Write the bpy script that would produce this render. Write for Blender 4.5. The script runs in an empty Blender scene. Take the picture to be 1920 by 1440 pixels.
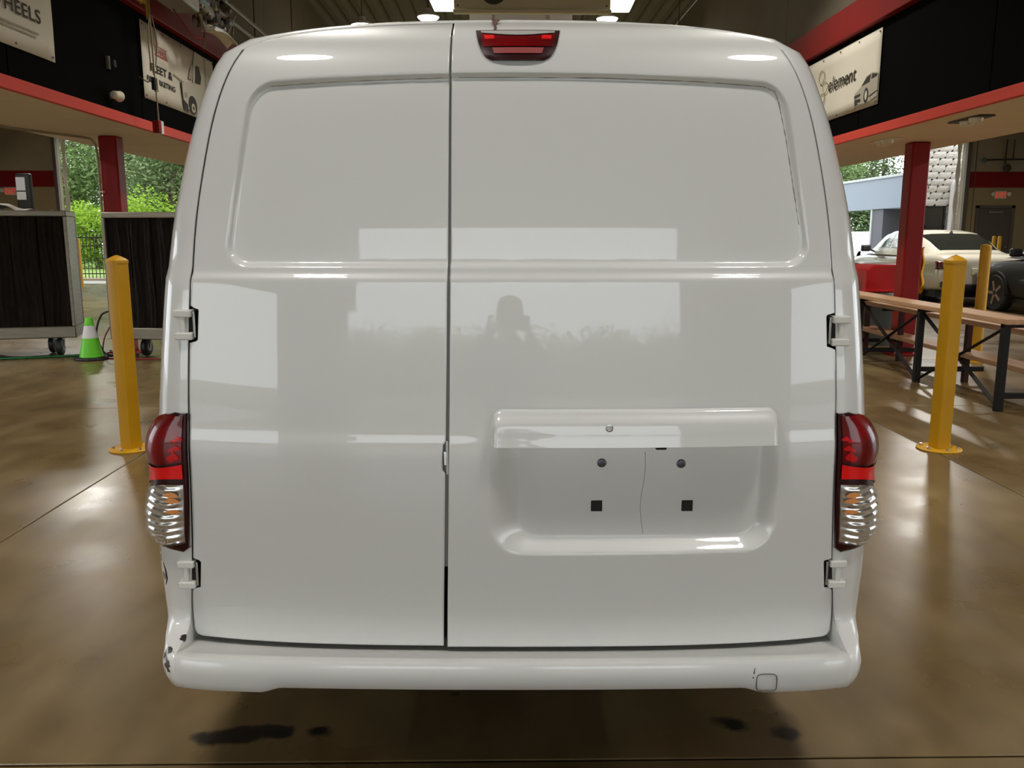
import bpy, bmesh, math, random
from mathutils import Vector, Matrix
random.seed(7)
R = math.radians
SC = bpy.context.scene
COL = SC.collection

# ------------------------------------------------------------------ camera, sky, exposure
CAM_H = 1.37
cd = bpy.data.cameras.new('camera')
cd.sensor_fit = 'HORIZONTAL'; cd.sensor_width = 36.0
cd.lens = 36.0 * 1600 / 1920
cd.clip_start = 0.02; cd.clip_end = 300
cam = bpy.data.objects.new('camera', cd); COL.objects.link(cam)
cam.location = (0, 0, CAM_H)
cam.rotation_euler = (R(80), 0, R(-0.9))
SC.camera = cam

w = bpy.data.worlds.new('overcast_sky'); SC.world = w; w.use_nodes = True
bg = w.node_tree.nodes['Background']
bg.inputs[0].default_value = (0.90, 0.96, 1.0, 1)
bg.inputs[1].default_value = 3.6
sd = bpy.data.lights.new('veiled_sun', 'SUN'); sd.energy = 1.5; sd.angle = R(25); sd.color = (1, .97, .9)
sun = bpy.data.objects.new('veiled_sun', sd); COL.objects.link(sun)
sun.rotation_euler = (R(38), R(12), R(20)); sun.location = (0, 0, 30)

vs = SC.view_settings
vs.view_transform = 'Standard'; vs.look = 'None'; vs.gamma = 1; vs.exposure = -0.02
vs.use_curve_mapping = False
SC.cycles.max_bounces = 8
SC.cycles.diffuse_bounces = 4
SC.cycles.sample_clamp_indirect = 6
SC.cycles.caustics_reflective = False
SC.cycles.caustics_refractive = False
LAMP_COL = (1.0, 0.965, 0.90)
HIGHBAY_W = 80
BAY_W = 190

# ------------------------------------------------------------------ materials
MATS = {}
def mat(name, col, rough=.5, metal=0, coat=0, coat_rough=.05, var=None, scale=5, detail=4, bump=0, bscale=40,
        emit=None, estr=0, spec=.5, trans=0, stretch=None, world=False, ior=1.5, rvar=None):
    m = bpy.data.materials.new(name); m.use_nodes = True
    nt = m.node_tree; b = nt.nodes['Principled BSDF']; L = nt.links
    b.inputs['Base Color'].default_value = (*col, 1)
    b.inputs['Roughness'].default_value = rough
    b.inputs['Metallic'].default_value = metal
    b.inputs['Coat Weight'].default_value = coat
    b.inputs['Coat Roughness'].default_value = coat_rough
    b.inputs['Specular IOR Level'].default_value = spec
    b.inputs['Transmission Weight'].default_value = trans
    b.inputs['IOR'].default_value = ior
    if emit:
        b.inputs['Emission Color'].default_value = (*emit, 1); b.inputs['Emission Strength'].default_value = estr
    vec = None
    if var or bump or rvar:
        if world:
            vec = nt.nodes.new('ShaderNodeNewGeometry').outputs['Position']
        else:
            vec = nt.nodes.new('ShaderNodeTexCoord').outputs['Object']
        if stretch:
            mp = nt.nodes.new('ShaderNodeMapping'); mp.inputs['Scale'].default_value = stretch
            L.new(vec, mp.inputs['Vector']); vec = mp.outputs['Vector']
    if var or rvar:
        n = nt.nodes.new('ShaderNodeTexNoise'); n.inputs['Scale'].default_value = scale; n.inputs['Detail'].default_value = detail
        L.new(vec, n.inputs['Vector'])
        if var:
            r = nt.nodes.new('ShaderNodeValToRGB')
            r.color_ramp.elements[0].position = .3; r.color_ramp.elements[1].position = .7
            r.color_ramp.elements[0].color = (*var, 1); r.color_ramp.elements[1].color = (*col, 1)
            L.new(n.outputs['Fac'], r.inputs[0]); L.new(r.outputs[0], b.inputs['Base Color'])
        if rvar:
            mr = nt.nodes.new('ShaderNodeMapRange'); mr.inputs[3].default_value = rvar[0]; mr.inputs[4].default_value = rvar[1]
            mr.inputs[1].default_value = .3; mr.inputs[2].default_value = .7
            L.new(n.outputs['Fac'], mr.inputs[0]); L.new(mr.outputs[0], b.inputs['Roughness'])
    if bump:
        n2 = nt.nodes.new('ShaderNodeTexNoise'); n2.inputs['Scale'].default_value = bscale; n2.inputs['Detail'].default_value = 3
        L.new(vec, n2.inputs['Vector'])
        bp = nt.nodes.new('ShaderNodeBump'); bp.inputs['Strength'].default_value = bump; bp.inputs['Distance'].default_value = .02
        L.new(n2.outputs['Fac'], bp.inputs['Height']); L.new(bp.outputs[0], b.inputs['Normal'])
    MATS[name] = m
    return m

def mark_mask(m, spots, col, nscale=60, thresh=.5):
    """dark chips / stains of their own shape: noise inside small spheres (object space)."""
    nt = m.node_tree; b = nt.nodes['Principled BSDF']; L = nt.links
    src = nt.nodes.new('ShaderNodeTexCoord').outputs['Object']
    n = nt.nodes.new('ShaderNodeTexNoise'); n.inputs['Scale'].default_value = nscale; n.inputs['Detail'].default_value = 3
    L.new(src, n.inputs['Vector'])
    acc = None
    for (p, rad) in spots:
        d = nt.nodes.new('ShaderNodeVectorMath'); d.operation = 'DISTANCE'; d.inputs[1].default_value = p
        L.new(src, d.inputs[0])
        mr = nt.nodes.new('ShaderNodeMapRange'); mr.inputs[1].default_value = rad; mr.inputs[2].default_value = 0
        mr.inputs[3].default_value = 0; mr.inputs[4].default_value = .55
        L.new(d.outputs['Value'], mr.inputs[0])
        if acc is None: acc = mr.outputs[0]
        else:
            mx = nt.nodes.new('ShaderNodeMath'); mx.operation = 'MAXIMUM'
            L.new(acc, mx.inputs[0]); L.new(mr.outputs[0], mx.inputs[1]); acc = mx.outputs[0]
    ad = nt.nodes.new('ShaderNodeMath'); ad.operation = 'MULTIPLY'
    L.new(acc, ad.inputs[0]); L.new(n.outputs['Fac'], ad.inputs[1])
    gt = nt.nodes.new('ShaderNodeMapRange'); gt.inputs[1].default_value = thresh * .42; gt.inputs[2].default_value = thresh * .42 + .02
    L.new(ad.outputs[0], gt.inputs[0])
    mix = nt.nodes.new('ShaderNodeMix'); mix.data_type = 'RGBA'
    L.new(gt.outputs[0], mix.inputs[0])
    old = b.inputs['Base Color']
    if old.is_linked: L.new(old.links[0].from_socket, mix.inputs[6])
    else: mix.inputs[6].default_value = old.default_value
    mix.inputs[7].default_value = (*col, 1)
    L.new(mix.outputs[2], old)

VW = (.80, .80, .775)
mat('van_white', VW, .38, coat=1, coat_rough=.025)
mat('van_bumper', VW, .40, coat=.8, coat_rough=.08)
mat('van_quarter', VW, .38, coat=1, coat_rough=.03)
mat('van_hinge', (.78, .77, .72), .45)
mat('van_flange', (.42, .41, .38), .5)
mat('gap_black', (.012, .011, .01), .7)
mat('under_black', (.02, .02, .02), .8)
mat('grime_soft', (.33, .30, .26), .8)
mat('grime', (.10, .095, .08), .8)
mat('rust', (.16, .05, .015), .85, var=(.05, .02, .01), scale=60)
mat('tyre', (.022, .021, .02), .75, bump=.3, bscale=60)
mat('lamp_maroon', (.030, .001, .002), .35, coat=.25, spec=.3)
mat('lamp_glint_red', (.62, .006, .008), .35, coat=.3, spec=.2)
mat('lamp_dark_red', (.26, .001, .003), .3, coat=.6, coat_rough=.03, spec=.2, var=(.12, .0005, .002), scale=14, detail=1)
mat('lamp_red', (.90, .008, .008), .35, coat=.4, coat_rough=.05, spec=.2)
mat('lamp_clear', (.9, .9, .9), .03)
MATS['lamp_clear'].node_tree.nodes['Principled BSDF'].inputs['Alpha'].default_value = .10
mat('chrome', (.86, .86, .86), .2, metal=1)
mat('chrome_dull', (.55, .54, .52), .3, metal=1)
mat('amber', (.9, .30, .02), .25, coat=1)
mat('screw_grey', (.12, .11, .13), .35, metal=.6)
mat('red_pale', (.40, .09, .09), .3)
mat('glass_dark', (.012, .015, .014), .05, coat=1, coat_rough=.02)
mat('glass_pale', (.55, .66, .62), .06, coat=1)
mat('bollard_yellow', (.56, .29, .004), .45, spec=.35, var=(.50, .25, .004), scale=4)
mat('red_paint', (.255, .005, .004), .5, spec=.22, var=(.22, .005, .004), scale=3)
mat('red_band', (.68, .075, .050), .55, spec=.2, var=(.63, .068, .046), scale=2)
mat('red_stripe', (.20, .005, .004), .6, spec=.2)
mat('black_panel', (.0012, .0012, .001), .85, spec=.04)
mat('seam_grey', (.09, .09, .09), .8, spec=.1)
mat('soffit_beige', (.82, .72, .56), .75, var=(.78, .68, .52), scale=2)
mat('wall_upper', (.18, .145, .10), .75, var=(.16, .13, .09), scale=1.5)
mat('wall_taupe', (.36, .295, .20), .75, var=(.27, .22, .15), scale=1.2)
mat('wall_tan', (.33, .24, .12), .75, var=(.29, .215, .11), scale=1.2)
mat('ceiling_brown', (.17, .14, .095), .8, var=(.14, .115, .08), scale=1.0)
mat('jamb_brown', (.10, .08, .06), .6)
mat('jamb_white', (.70, .68, .64), .8, bump=.8, bscale=5)
mat('door_brown', (.085, .068, .05), .55)
mat('aluminium', (.30, .27, .21), .42, metal=.6, var=(.23, .21, .165), scale=6, stretch=(1, 1, 6))
mat('pad_brown', (.020, .0155, .0125), .9, spec=.15, var=(.011, .0085, .007), scale=14, bump=.5, bscale=40, stretch=(1, 1, .3))
mat('caster_rubber', (.018, .017, .016), .5)
mat('steel_grey', (.32, .32, .31), .4, metal=.7)
mat('cone_green', (.16, .72, .025), .45, coat=.3)
mat('cone_white', (.82, .82, .84), .35)
mat('hose_green', (.015, .16, .05), .4)
mat('hose_black', (.012, .012, .012), .4)
mat('hose_red', (.30, .02, .02), .4)
mat('bench_wood', (.52, .31, .17), .55, var=(.40, .215, .105), scale=6, stretch=(5, .35, 5))
mat('bench_steel', (.010, .008, .0075), .55, spec=.2)
mat('bench_steel_brown', (.045, .012, .009), .55, spec=.2)
mat('bin_grey', (.075, .085, .080), .5)
mat('bin_red', (.44, .008, .008), .45, spec=.25)
mat('cloth_yellow', (.80, .40, .012), .8, var=(.65, .30, .01), scale=9)
mat('cloth_white', (.80, .79, .76), .85, bump=.4, bscale=12)
mat('banner', (.74, .69, .57), .75, var=(.69, .64, .52), scale=2)
mat('print_black', (.035, .03, .022), .7)
mat('print_grey', (.40, .36, .28), .7)
mat('print_pale', (.60, .56, .45), .7)
mat('print_red', (.42, .08, .06), .7)
mat('print_green', (.38, .39, .18), .7)
mat('lamp_lens', (1, 1, 1), .5, emit=(1, .9, .72), estr=14)
mat('tube_lit', (1, 1, 1), .5, emit=(1, .97, .86), estr=6)
mat('fixture_cream', (.78, .74, .56), .5)
mat('fixture_white', (.72, .68, .66), .55)
mat('fixture_dark', (.05, .045, .04), .6)
mat('flood_white', (.72, .66, .52), .4)
mat('strap_yellow', (.55, .34, .03), .6)
mat('cord_tan', (.30, .25, .15), .6)
mat('machine_dark', (.060, .052, .038), .45, metal=.3, var=(.025, .022, .016), scale=12)
mat('machine_grey', (.20, .18, .14), .45, metal=.4)
mat('machine_olive', (.26, .25, .08), .5)
mat('pipe_steel', (.20, .17, .12), .5, metal=.3)
mat('pipe_white', (.70, .66, .66), .5)
mat('exit_face', (.62, .50, .36), .5)
mat('exit_letters', (.7, .05, .04), .5, emit=(1, .07, .05), estr=.35)
mat('car_pearl', (.70, .66, .55), .35, coat=1, coat_rough=.03)
mat('car_black', (.012, .010, .010), .4, coat=.2, coat_rough=.05, spec=.25)
mat('car_trim', (.015, .015, .015), .5)
mat('car_light', (.10, .005, .006), .2, coat=1)
mat('car_headlight', (.65, .65, .62), .1, metal=.6, coat=1)
mat('truck_white', (.78, .78, .76), .4, coat=.6)
mat('rim', (.42, .41, .40), .3, metal=.9)
mat('rim_copper', (.50, .33, .25), .35, metal=.6)
mat('plate_print', (.75, .74, .55), .5)
mat('asphalt', (.60, .585, .56), .3, var=(.50, .485, .46), scale=.6, world=True)
mat('verge', (.42, .37, .25), .8, var=(.36, .31, .2), scale=3, world=True)
mat('lawn', (.20, .28, .055), .9, var=(.14, .21, .04), scale=1.5, world=True)
mat('fence_black', (.02, .02, .02), .5)
mat('stucco_blue', (.27, .30, .37), .8)
mat('stucco_white', (.50, .51, .54), .8)
mat('stucco_grey', (.12, .12, .14), .8)
mat('cmu_white', (.72, .70, .67), .85, bump=.5, bscale=14, var=(.62, .60, .57), scale=6)
mat('mortar', (.56, .545, .52), .9)
mat('bark', (.10, .075, .05), .9, bump=.5, bscale=10)
mat('skin', (.45, .27, .19), .55)
mat('jacket', (.035, .05, .05), .8)
mat('trousers', (.025, .028, .035), .85)
mat('hair', (.03, .022, .018), .7)
mat('phone', (.01, .01, .012), .2)
for i, (a, b_) in enumerate([((.19, .26, .125), (.13, .19, .09)), ((.27, .37, .15), (.18, .265, .10)),
                             ((.30, .46, .045), (.19, .31, .032)), ((.19, .25, .11), (.13, .18, .08))]):
    m = mat('leaf%d' % i, a, .6, var=b_, scale=.9, detail=5, spec=.2)
    nt = m.node_tree; pb = nt.nodes['Principled BSDF']; tr = nt.nodes.new('ShaderNodeBsdfTranslucent'); mx = nt.nodes.new('ShaderNodeMixShader')
    mx.inputs[0].default_value = .4; nt.links.new(pb.inputs['Base Color'].links[0].from_socket, tr.inputs[0])
    nt.links.new(pb.outputs[0], mx.inputs[1]); nt.links.new(tr.outputs[0], mx.inputs[2]); nt.links.new(mx.outputs[0], nt.nodes['Material Output'].inputs[0])

# polished brown concrete: stains and gloss vary; one oil blotch
def concrete():
    m = bpy.data.materials.new('concrete'); m.use_nodes = True
    nt = m.node_tree; b = nt.nodes['Principled BSDF']; L = nt.links
    pos = nt.nodes.new('ShaderNodeNewGeometry').outputs['Position']
    def noise(s, d, sc=None):
        n = nt.nodes.new('ShaderNodeTexNoise'); n.inputs['Scale'].default_value = s; n.inputs['Detail'].default_value = d
        v = pos
        if sc:
            mp = nt.nodes.new('ShaderNodeMapping'); mp.inputs['Scale'].default_value = sc; L.new(pos, mp.inputs['Vector']); v = mp.outputs[0]
        L.new(v, n.inputs['Vector']); return n.outputs['Fac']
    r = nt.nodes.new('ShaderNodeValToRGB'); e = r.color_ramp.elements
    e[0].position = .28; e[0].color = (.122, .080, .032, 1); e[1].position = .75; e[1].color = (.225, .160, .074, 1)
    L.new(noise(1.1, 9), r.inputs[0])
    r2 = nt.nodes.new('ShaderNodeValToRGB'); e = r2.color_ramp.elements
    e[0].position = .33; e[0].color = (.74, .71, .66, 1); e[1].position = .66; e[1].color = (1.05, 1.04, 1.02, 1)
    L.new(noise(6, 9, (1, .4, 1)), r2.inputs[0])
    mul = nt.nodes.new('ShaderNodeMix'); mul.data_type = 'RGBA'; mul.blend_type = 'MULTIPLY'; mul.inputs[0].default_value = 1
    L.new(r.outputs[0], mul.inputs[6]); L.new(r2.outputs[0], mul.inputs[7])
    # oil blotches
    cur = mul.outputs[2]
    for p, rad, st in (((-.74, 2.17, 0), .10, (1, 2.2, 1)), ((-.64, 2.185, 0), .075, (1, 2.4, 1)), ((-.50, 2.19, 0), .035, (1, 1.8, 1)), ((.80, 2.16, 0), .05, (1, 1.5, 1)), ((.66, 2.2, 0), .03, (1, 1, 1))):
        sub = nt.nodes.new('ShaderNodeVectorMath'); sub.operation = 'SUBTRACT'; sub.inputs[1].default_value = p; L.new(pos, sub.inputs[0])
        ml = nt.nodes.new('ShaderNodeVectorMath'); ml.operation = 'MULTIPLY'; ml.inputs[1].default_value = st; L.new(sub.outputs[0], ml.inputs[0])
        ln = nt.nodes.new('ShaderNodeVectorMath'); ln.operation = 'LENGTH'; L.new(ml.outputs[0], ln.inputs[0])
        nn = nt.nodes.new('ShaderNodeMath'); nn.operation = 'MULTIPLY_ADD'; nn.inputs[1].default_value = .15; L.new(noise(11, 3), nn.inputs[0]); L.new(ln.outputs['Value'], nn.inputs[2])
        mr = nt.nodes.new('ShaderNodeMapRange'); mr.inputs[1].default_value = rad + .055; mr.inputs[2].default_value = rad + .085
        mr.inputs[3].default_value = 1; mr.inputs[4].default_value = 0; L.new(nn.outputs[0], mr.inputs[0])
        mx = nt.nodes.new('ShaderNodeMix'); mx.data_type = 'RGBA'; L.new(mr.outputs[0], mx.inputs[0]); L.new(cur, mx.inputs[6]); mx.inputs[7].default_value = (.018, .014, .010, 1)
        cur = mx.outputs[2]
    L.new(cur, b.inputs['Base Color'])
    mr = nt.nodes.new('ShaderNodeMapRange'); mr.inputs[1].default_value = .3; mr.inputs[2].default_value = .7; mr.inputs[3].default_value = .24; mr.inputs[4].default_value = .38
    L.new(noise(2.2, 5), mr.inputs[0]); L.new(mr.outputs[0], b.inputs['Roughness'])
    b.inputs['Specular IOR Level'].default_value = .48
    bp = nt.nodes.new('ShaderNodeBump'); bp.inputs['Strength'].default_value = .025; bp.inputs['Distance'].default_value = .02
    L.new(noise(3, 2), bp.inputs['Height']); L.new(bp.outputs[0], b.inputs['Normal'])
    MATS['concrete'] = m
concrete()

# ------------------------------------------------------------------ mesh helpers
class MB:
    def __init__(s): s.v = []; s.f = []
    def add(s, vs, fs):
        o = len(s.v); s.v += [tuple(v) for v in vs]; s.f += [tuple(i + o for i in f) for f in fs]; return s
    def box(s, x0, x1, y0, y1, z0, z1):
        return s.add([(x0, y0, z0), (x1, y0, z0), (x1, y1, z0), (x0, y1, z0), (x0, y0, z1), (x1, y0, z1), (x1, y1, z1), (x0, y1, z1)],
                     [(0, 3, 2, 1), (4, 5, 6, 7), (0, 1, 5, 4), (1, 2, 6, 5), (2, 3, 7, 6), (3, 0, 4, 7)])
    def bar(s, a, b, wd, ht, up=(0, 0, 1)):
        a = Vector(a); b = Vector(b); d = (b - a).normalized(); u = Vector(up)
        if abs(d.dot(u)) > .98: u = Vector((1, 0, 0))
        r = d.cross(u).normalized() * wd / 2; u = r.cross(d).normalized() * ht / 2
        return s.add([a - r - u, a + r - u, a + r + u, a - r + u, b - r - u, b + r - u, b + r + u, b - r + u],
                     [(0, 3, 2, 1), (4, 5, 6, 7), (0, 1, 5, 4), (1, 2, 6, 5), (2, 3, 7, 6), (3, 0, 4, 7)])
    def cyl(s, a, b, r, n=16, r2=None, caps=True):
        a = Vector(a); b = Vector(b); d = (b - a).normalized(); r2 = r if r2 is None else r2
        u = d.orthogonal().normalized(); w_ = d.cross(u)
        vs = []
        for p, rr in ((a, r), (b, r2)):
            for i in range(n):
                t = 2 * math.pi * i / n; vs.append(p + (u * math.cos(t) + w_ * math.sin(t)) * rr)
        fs = [(i, (i + 1) % n, n + (i + 1) % n, n + i) for i in range(n)]
        if caps: fs += [tuple(range(n - 1, -1, -1)), tuple(range(n, 2 * n))]
        return s.add(vs, fs)
    def tube(s, pts, r, n=8):
        pts = [Vector(p) for p in pts]; vs = []; fs = []; m = len(pts)
        u = None
        for i, p in enumerate(pts):
            d = (pts[min(i + 1, m - 1)] - pts[max(i - 1, 0)]).normalized()
            if u is None: u = d.orthogonal().normalized()
            u = (u - d * u.dot(d)).normalized(); w_ = d.cross(u)
            rr = r[i] if isinstance(r, (list, tuple)) else r
            for k in range(n):
                t = 2 * math.pi * k / n; vs.append(p + (u * math.cos(t) + w_ * math.sin(t)) * rr)
        for i in range(m - 1):
            for k in range(n): fs.append((i * n + k, i * n + (k + 1) % n, (i + 1) * n + (k + 1) % n, (i + 1) * n + k))
        fs += [tuple(range(n - 1, -1, -1)), tuple(range((m - 1) * n, m * n))]
        return s.add(vs, fs)
    def lathe(s, prof, c=(0, 0, 0), n=24, axis='z', caps=True):
        vs = []; fs = []
        for (r, h) in prof:
            for i in range(n):
                t = 2 * math.pi * i / n; a, b = r * math.cos(t), r * math.sin(t)
                vs.append({'z': (c[0] + a, c[1] + b, c[2] + h), 'x': (c[0] + h, c[1] + a, c[2] + b), 'y': (c[0] + a, c[1] + h, c[2] + b)}[axis])
        for j in range(len(prof) - 1):
            for i in range(n): fs.append((j * n + i, j * n + (i + 1) % n, (j + 1) * n + (i + 1) % n, (j + 1) * n + i))
        if caps:
            fs += [tuple(range(n - 1, -1, -1)), tuple(range((len(prof) - 1) * n, len(prof) * n))]
        return s.add(vs, fs)
    def grid(s, fn, nu, nv):
        vs = [fn(i / nu, j / nv) for j in range(nv + 1) for i in range(nu + 1)]
        fs = [(j * (nu + 1) + i, j * (nu + 1) + i + 1, (j + 1) * (nu + 1) + i + 1, (j + 1) * (nu + 1) + i) for j in range(nv) for i in range(nu)]
        return s.add(vs, fs)
    def prism(s, pts, f0, f1):
        """pts 2-D outline; f0/f1 map (a, b) to 3-D for the two caps"""
        n = len(pts)
        return s.add([f0(*p) for p in pts] + [f1(*p) for p in pts],
                     [tuple(range(n - 1, -1, -1)), tuple(range(n, 2 * n))] + [(i, (i + 1) % n, n + (i + 1) % n, n + i) for i in range(n)])
    def mesh(s, name, smooth=0, fix=True):
        me = bpy.data.meshes.new(name); me.from_pydata(s.v, [], s.f); me.validate()
        if fix:
            bm = bmesh.new(); bm.from_mesh(me); bmesh.ops.recalc_face_normals(bm, faces=bm.faces); bm.to_mesh(me); bm.free()
        if smooth:
            me.shade_smooth(); me.set_sharp_from_angle(angle=R(smooth))
        me.update(); return me
    def build(s, name, m, parent=None, smooth=0, bevel=0, segs=2, fix=True, sub=0, solid=0):
        me = s.mesh(name, smooth or (40 if bevel else 0), fix)
        me.materials.append(MATS[m])
        o = bpy.data.objects.new(name, me); COL.objects.link(o)
        if parent is not None: o.parent = parent
        if solid:
            md = o.modifiers.new('thickness', 'SOLIDIFY'); md.thickness = solid; md.offset = -1
        if bevel:
            md = o.modifiers.new('soft_edges', 'BEVEL'); md.width = bevel; md.segments = segs; md.limit_method = 'ANGLE'; md.angle_limit = R(35)
            md.harden_normals = False
        if sub:
            md = o.modifiers.new('smooth_shape', 'SUBSURF'); md.levels = sub; md.render_levels = sub
        return o

def thing(name, label, cat, loc=(0, 0, 0), rz=0, group=None):
    o = bpy.data.objects.new(name, None); COL.objects.link(o)
    o.location = loc; o.rotation_euler = (0, 0, rz); o.empty_display_size = .1
    o['label'] = label; o['category'] = cat
    if group: o['group'] = group
    return o
def tag(o, label, cat, group=None):
    o['label'] = label; o['category'] = cat
    if group: o['group'] = group
    return o
def struct(o, label=None, cat=None):
    o['kind'] = 'structure'
    if label: o['label'] = label
    if cat: o['category'] = cat
    return o
def sempty(name, label, cat, loc=(0, 0, 0)):
    return struct(thing(name, label, cat, loc))
def share(src, parent=None, loc=None, name=None):
    o = src.copy(); COL.objects.link(o)
    if parent is not None: o.parent = parent
    if loc is not None: o.location = loc
    return o
def copy_tree(root, label, loc, rz=None):
    r = root.copy(); COL.objects.link(r); r['label'] = label; r.location = loc
    if rz is not None: r.rotation_euler = (0, 0, rz)
    for ch in list(root.children):
        c = ch.copy(); COL.objects.link(c); c.parent = r
        for g in list(ch.children):
            d = g.copy(); COL.objects.link(d); d.parent = c
    return r
def text_mesh(txt, size, m, name, parent, fn, font_scale_x=1.0, shear=0, spacing=1.0, bold=0, fit=None):
    """flat print: lettering laid out in (s, t) and mapped into place by fn"""
    cu = bpy.data.curves.new('lettering', 'FONT'); cu.body = txt; cu.size = size; cu.shear = shear; cu.space_character = spacing
    cu.offset = bold; cu.resolution_u = 4
    t = bpy.data.objects.new('lettering', cu); COL.objects.link(t)
    dg = bpy.context.evaluated_depsgraph_get(); dg.update()
    me = bpy.data.meshes.new_from_object(t.evaluated_get(dg))
    COL.objects.unlink(t); bpy.data.objects.remove(t)
    if fit:
        xs_ = [v.co.x for v in me.vertices]; x0_ = min(xs_); font_scale_x = fit / (max(xs_) - x0_)
        for v in me.vertices: v.co.x -= x0_
    for v in me.vertices:
        v.co = Vector(fn(v.co.x * font_scale_x, v.co.y))
    me.materials.clear(); me.materials.append(MATS[m]); me.name = name
    o = bpy.data.objects.new(name, me); COL.objects.link(o); o.parent = parent
    return o
def lerp(a, b, t): return a + (b - a) * t
def clamp(t, a=0., b=1.): return max(a, min(b, t))
def sstep(a, b, t):
    t = clamp((t - a) / (b - a)); return t * t * (3 - 2 * t)
def interp(tab, z):
    """monotone-ish smooth interpolation through (key, value) pairs"""
    if z <= tab[0][0]: return tab[0][1]
    if z >= tab[-1][0]: return tab[-1][1]
    for i in range(len(tab) - 1):
        if z <= tab[i + 1][0]:
            x0, y0 = tab[i]; x1, y1 = tab[i + 1]; h = x1 - x0
            def slope(j):
                if j <= 0 or j >= len(tab) - 1:
                    j = clamp(j, 0, len(tab) - 2); return (tab[int(j) + 1][1] - tab[int(j)][1]) / (tab[int(j) + 1][0] - tab[int(j)][0])
                a = (tab[j][1] - tab[j - 1][1]) / (tab[j][0] - tab[j - 1][0]); b = (tab[j + 1][1] - tab[j][1]) / (tab[j + 1][0] - tab[j][0])
                return 0 if a * b <= 0 else 2 * a * b / (a + b)
            m0, m1 = slope(i) * h, slope(i + 1) * h; t = (z - x0) / h
            return (2*t**3 - 3*t*t + 1) * y0 + (t**3 - 2*t*t + t) * m0 + (-2*t**3 + 3*t*t) * y1 + (t**3 - t*t) * m1

# ------------------------------------------------------------------ the setting
KL = 1.08                       # the left bulkhead stands a little further out and higher than the right one
XL, XR = -3.40 * KL, 3.80       # inner faces of the two bulkheads along the lane
XLo, XRo = -4.66 * KL, 5.20     # their outer edges
YB, YF = -10.0, 24.0            # back and far wall
WL, WR = -17.0, 17.9            # side walls
# floor: cast slabs with open joints on a dark sub-base
fl = MB().box(WL - .3, WR + .3, YB - .3, YF + .3, -.30, -.03).build('floor', 'grime')
struct(fl, 'polished brown concrete shop floor cast in slabs with thin joints', 'floor')
fx = [WL, -12.31, -7.28, -2.25, 2.78, 7.81, 12.84, WR]
fy = [YB, -7.28, -2.62, 2.045, 6.71, 11.37, 16.03, 20.69, YF]
for i in range(len(fx) - 1):
    for j in range(len(fy) - 1):
        g = .004
        MB().box(fx[i] + g, fx[i + 1] - g, fy[j] + g, fy[j + 1] - g, -.029, 0).build('slab', 'concrete', fl, bevel=.003, segs=1)

def nave_wall(side):
    sx = -1 if side == 'left' else 1
    xi, xo = (XL, XLo) if sx < 0 else (XR, XRo)
    root = sempty('wall_nave_' + side, 'black panelled bulkhead with red bands running along the %s of the lane' % side, 'wall', (0, 0, 0))
    o = lambda d: xi + sx * d        # d metres into the wall from the lane face
    k = KL if sx < 0 else 1.0; Zk = lambda z: CAM_H + (z - CAM_H) * k
    zs0, zb0, zp1, zc0 = Zk(2.36), Zk(2.452), Zk(3.445), Zk(3.765); zc1 = 5.75
    def bx(m, d0, d1, y0, y1, z0, z1): a, b = sorted((o(d0), o(d1))); return m.box(a, b, y0, y1, z0, z1)
    seam0 = 6.30 * KL if sx < 0 else 6.87
    bx(MB(), .045, .06, YB, YF, zs0 + .04, zp1 + .015).build('seam_backing', 'seam_grey', root)
    ys = [seam0 + 2.47 * k for k in range(-7, 8)]
    ys = [YB] + [y for y in ys if YB + .3 < y < YF - .3] + [YF]
    for a, b in zip(ys[:-1], ys[1:]):
        bx(MB(), .02, .045, a + .009, b - .009, zs0 + .04, zp1 + .015).build('panel', 'black_panel', root)
        bx(MB(), .0, .06, a + .004, b - .004, zc0, zc1).build('wall_panel', 'wall_upper', root, bevel=.004, segs=1)
    bx(MB(), .0, .05, YB, YF, zs0, zb0).build('lower_band', 'red_band', root, bevel=.004)
    bx(MB(), -.06, .06, YB, YF, zp1, zc0).build('upper_beam', 'red_paint', root, bevel=.006)
    a, b = sorted((o(.05), xo)); MB().box(a, b, YB, YF, zs0 + .002, zs0 + .06).build('soffit', 'soffit_beige', root)
    a, b = sorted((xo, xo - sx * .06)); MB().box(a, b, YB, YF, zs0 + .06, 4.1).build('outer_face', 'soffit_beige', root)
    bx(MB(), .06, .1, YB, YF, zp1 + .015, zc1).build('backing', 'seam_grey', root)
    return root
nave_wall('left'); nave_wall('right')

# ceiling deck of the lane: ribs run with the lane
m = MB(); n = 26; x0, x1 = XL - .1, XR + .1; pts = []
for k in range(n):
    a = lerp(x0, x1, k / n); d = (x1 - x0) / n
    pts += [(a, 5.81), (a + d * .25, 5.75), (a + d * .6, 5.75), (a + d * .85, 5.81)]
pts.append((x1, 5.81))
for a, b in zip(pts[:-1], pts[1:]):
    m.add([(a[0], YB, a[1]), (b[0], YB, b[1]), (b[0], YF, b[1]), (a[0], YF, a[1])], [(0, 1, 2, 3)])
m.box(x0, x1, YB, YF, 5.85, 5.95)
ceil = struct(m.build('ceiling', 'ceiling_brown'), 'dark brown ribbed metal roof deck above the lane', 'ceiling')
struct(MB().box(WL, XLo, YB, YF, 4.1, 4.25).build('ceiling_left', 'wall_taupe'), 'flat brown ceiling over the left side bay', 'ceiling')
struct(MB().box(XRo, WR, YB, YF, 4.1, 4.25).build('ceiling_right', 'wall_taupe'), 'flat brown ceiling over the right side bay', 'ceiling')

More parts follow.
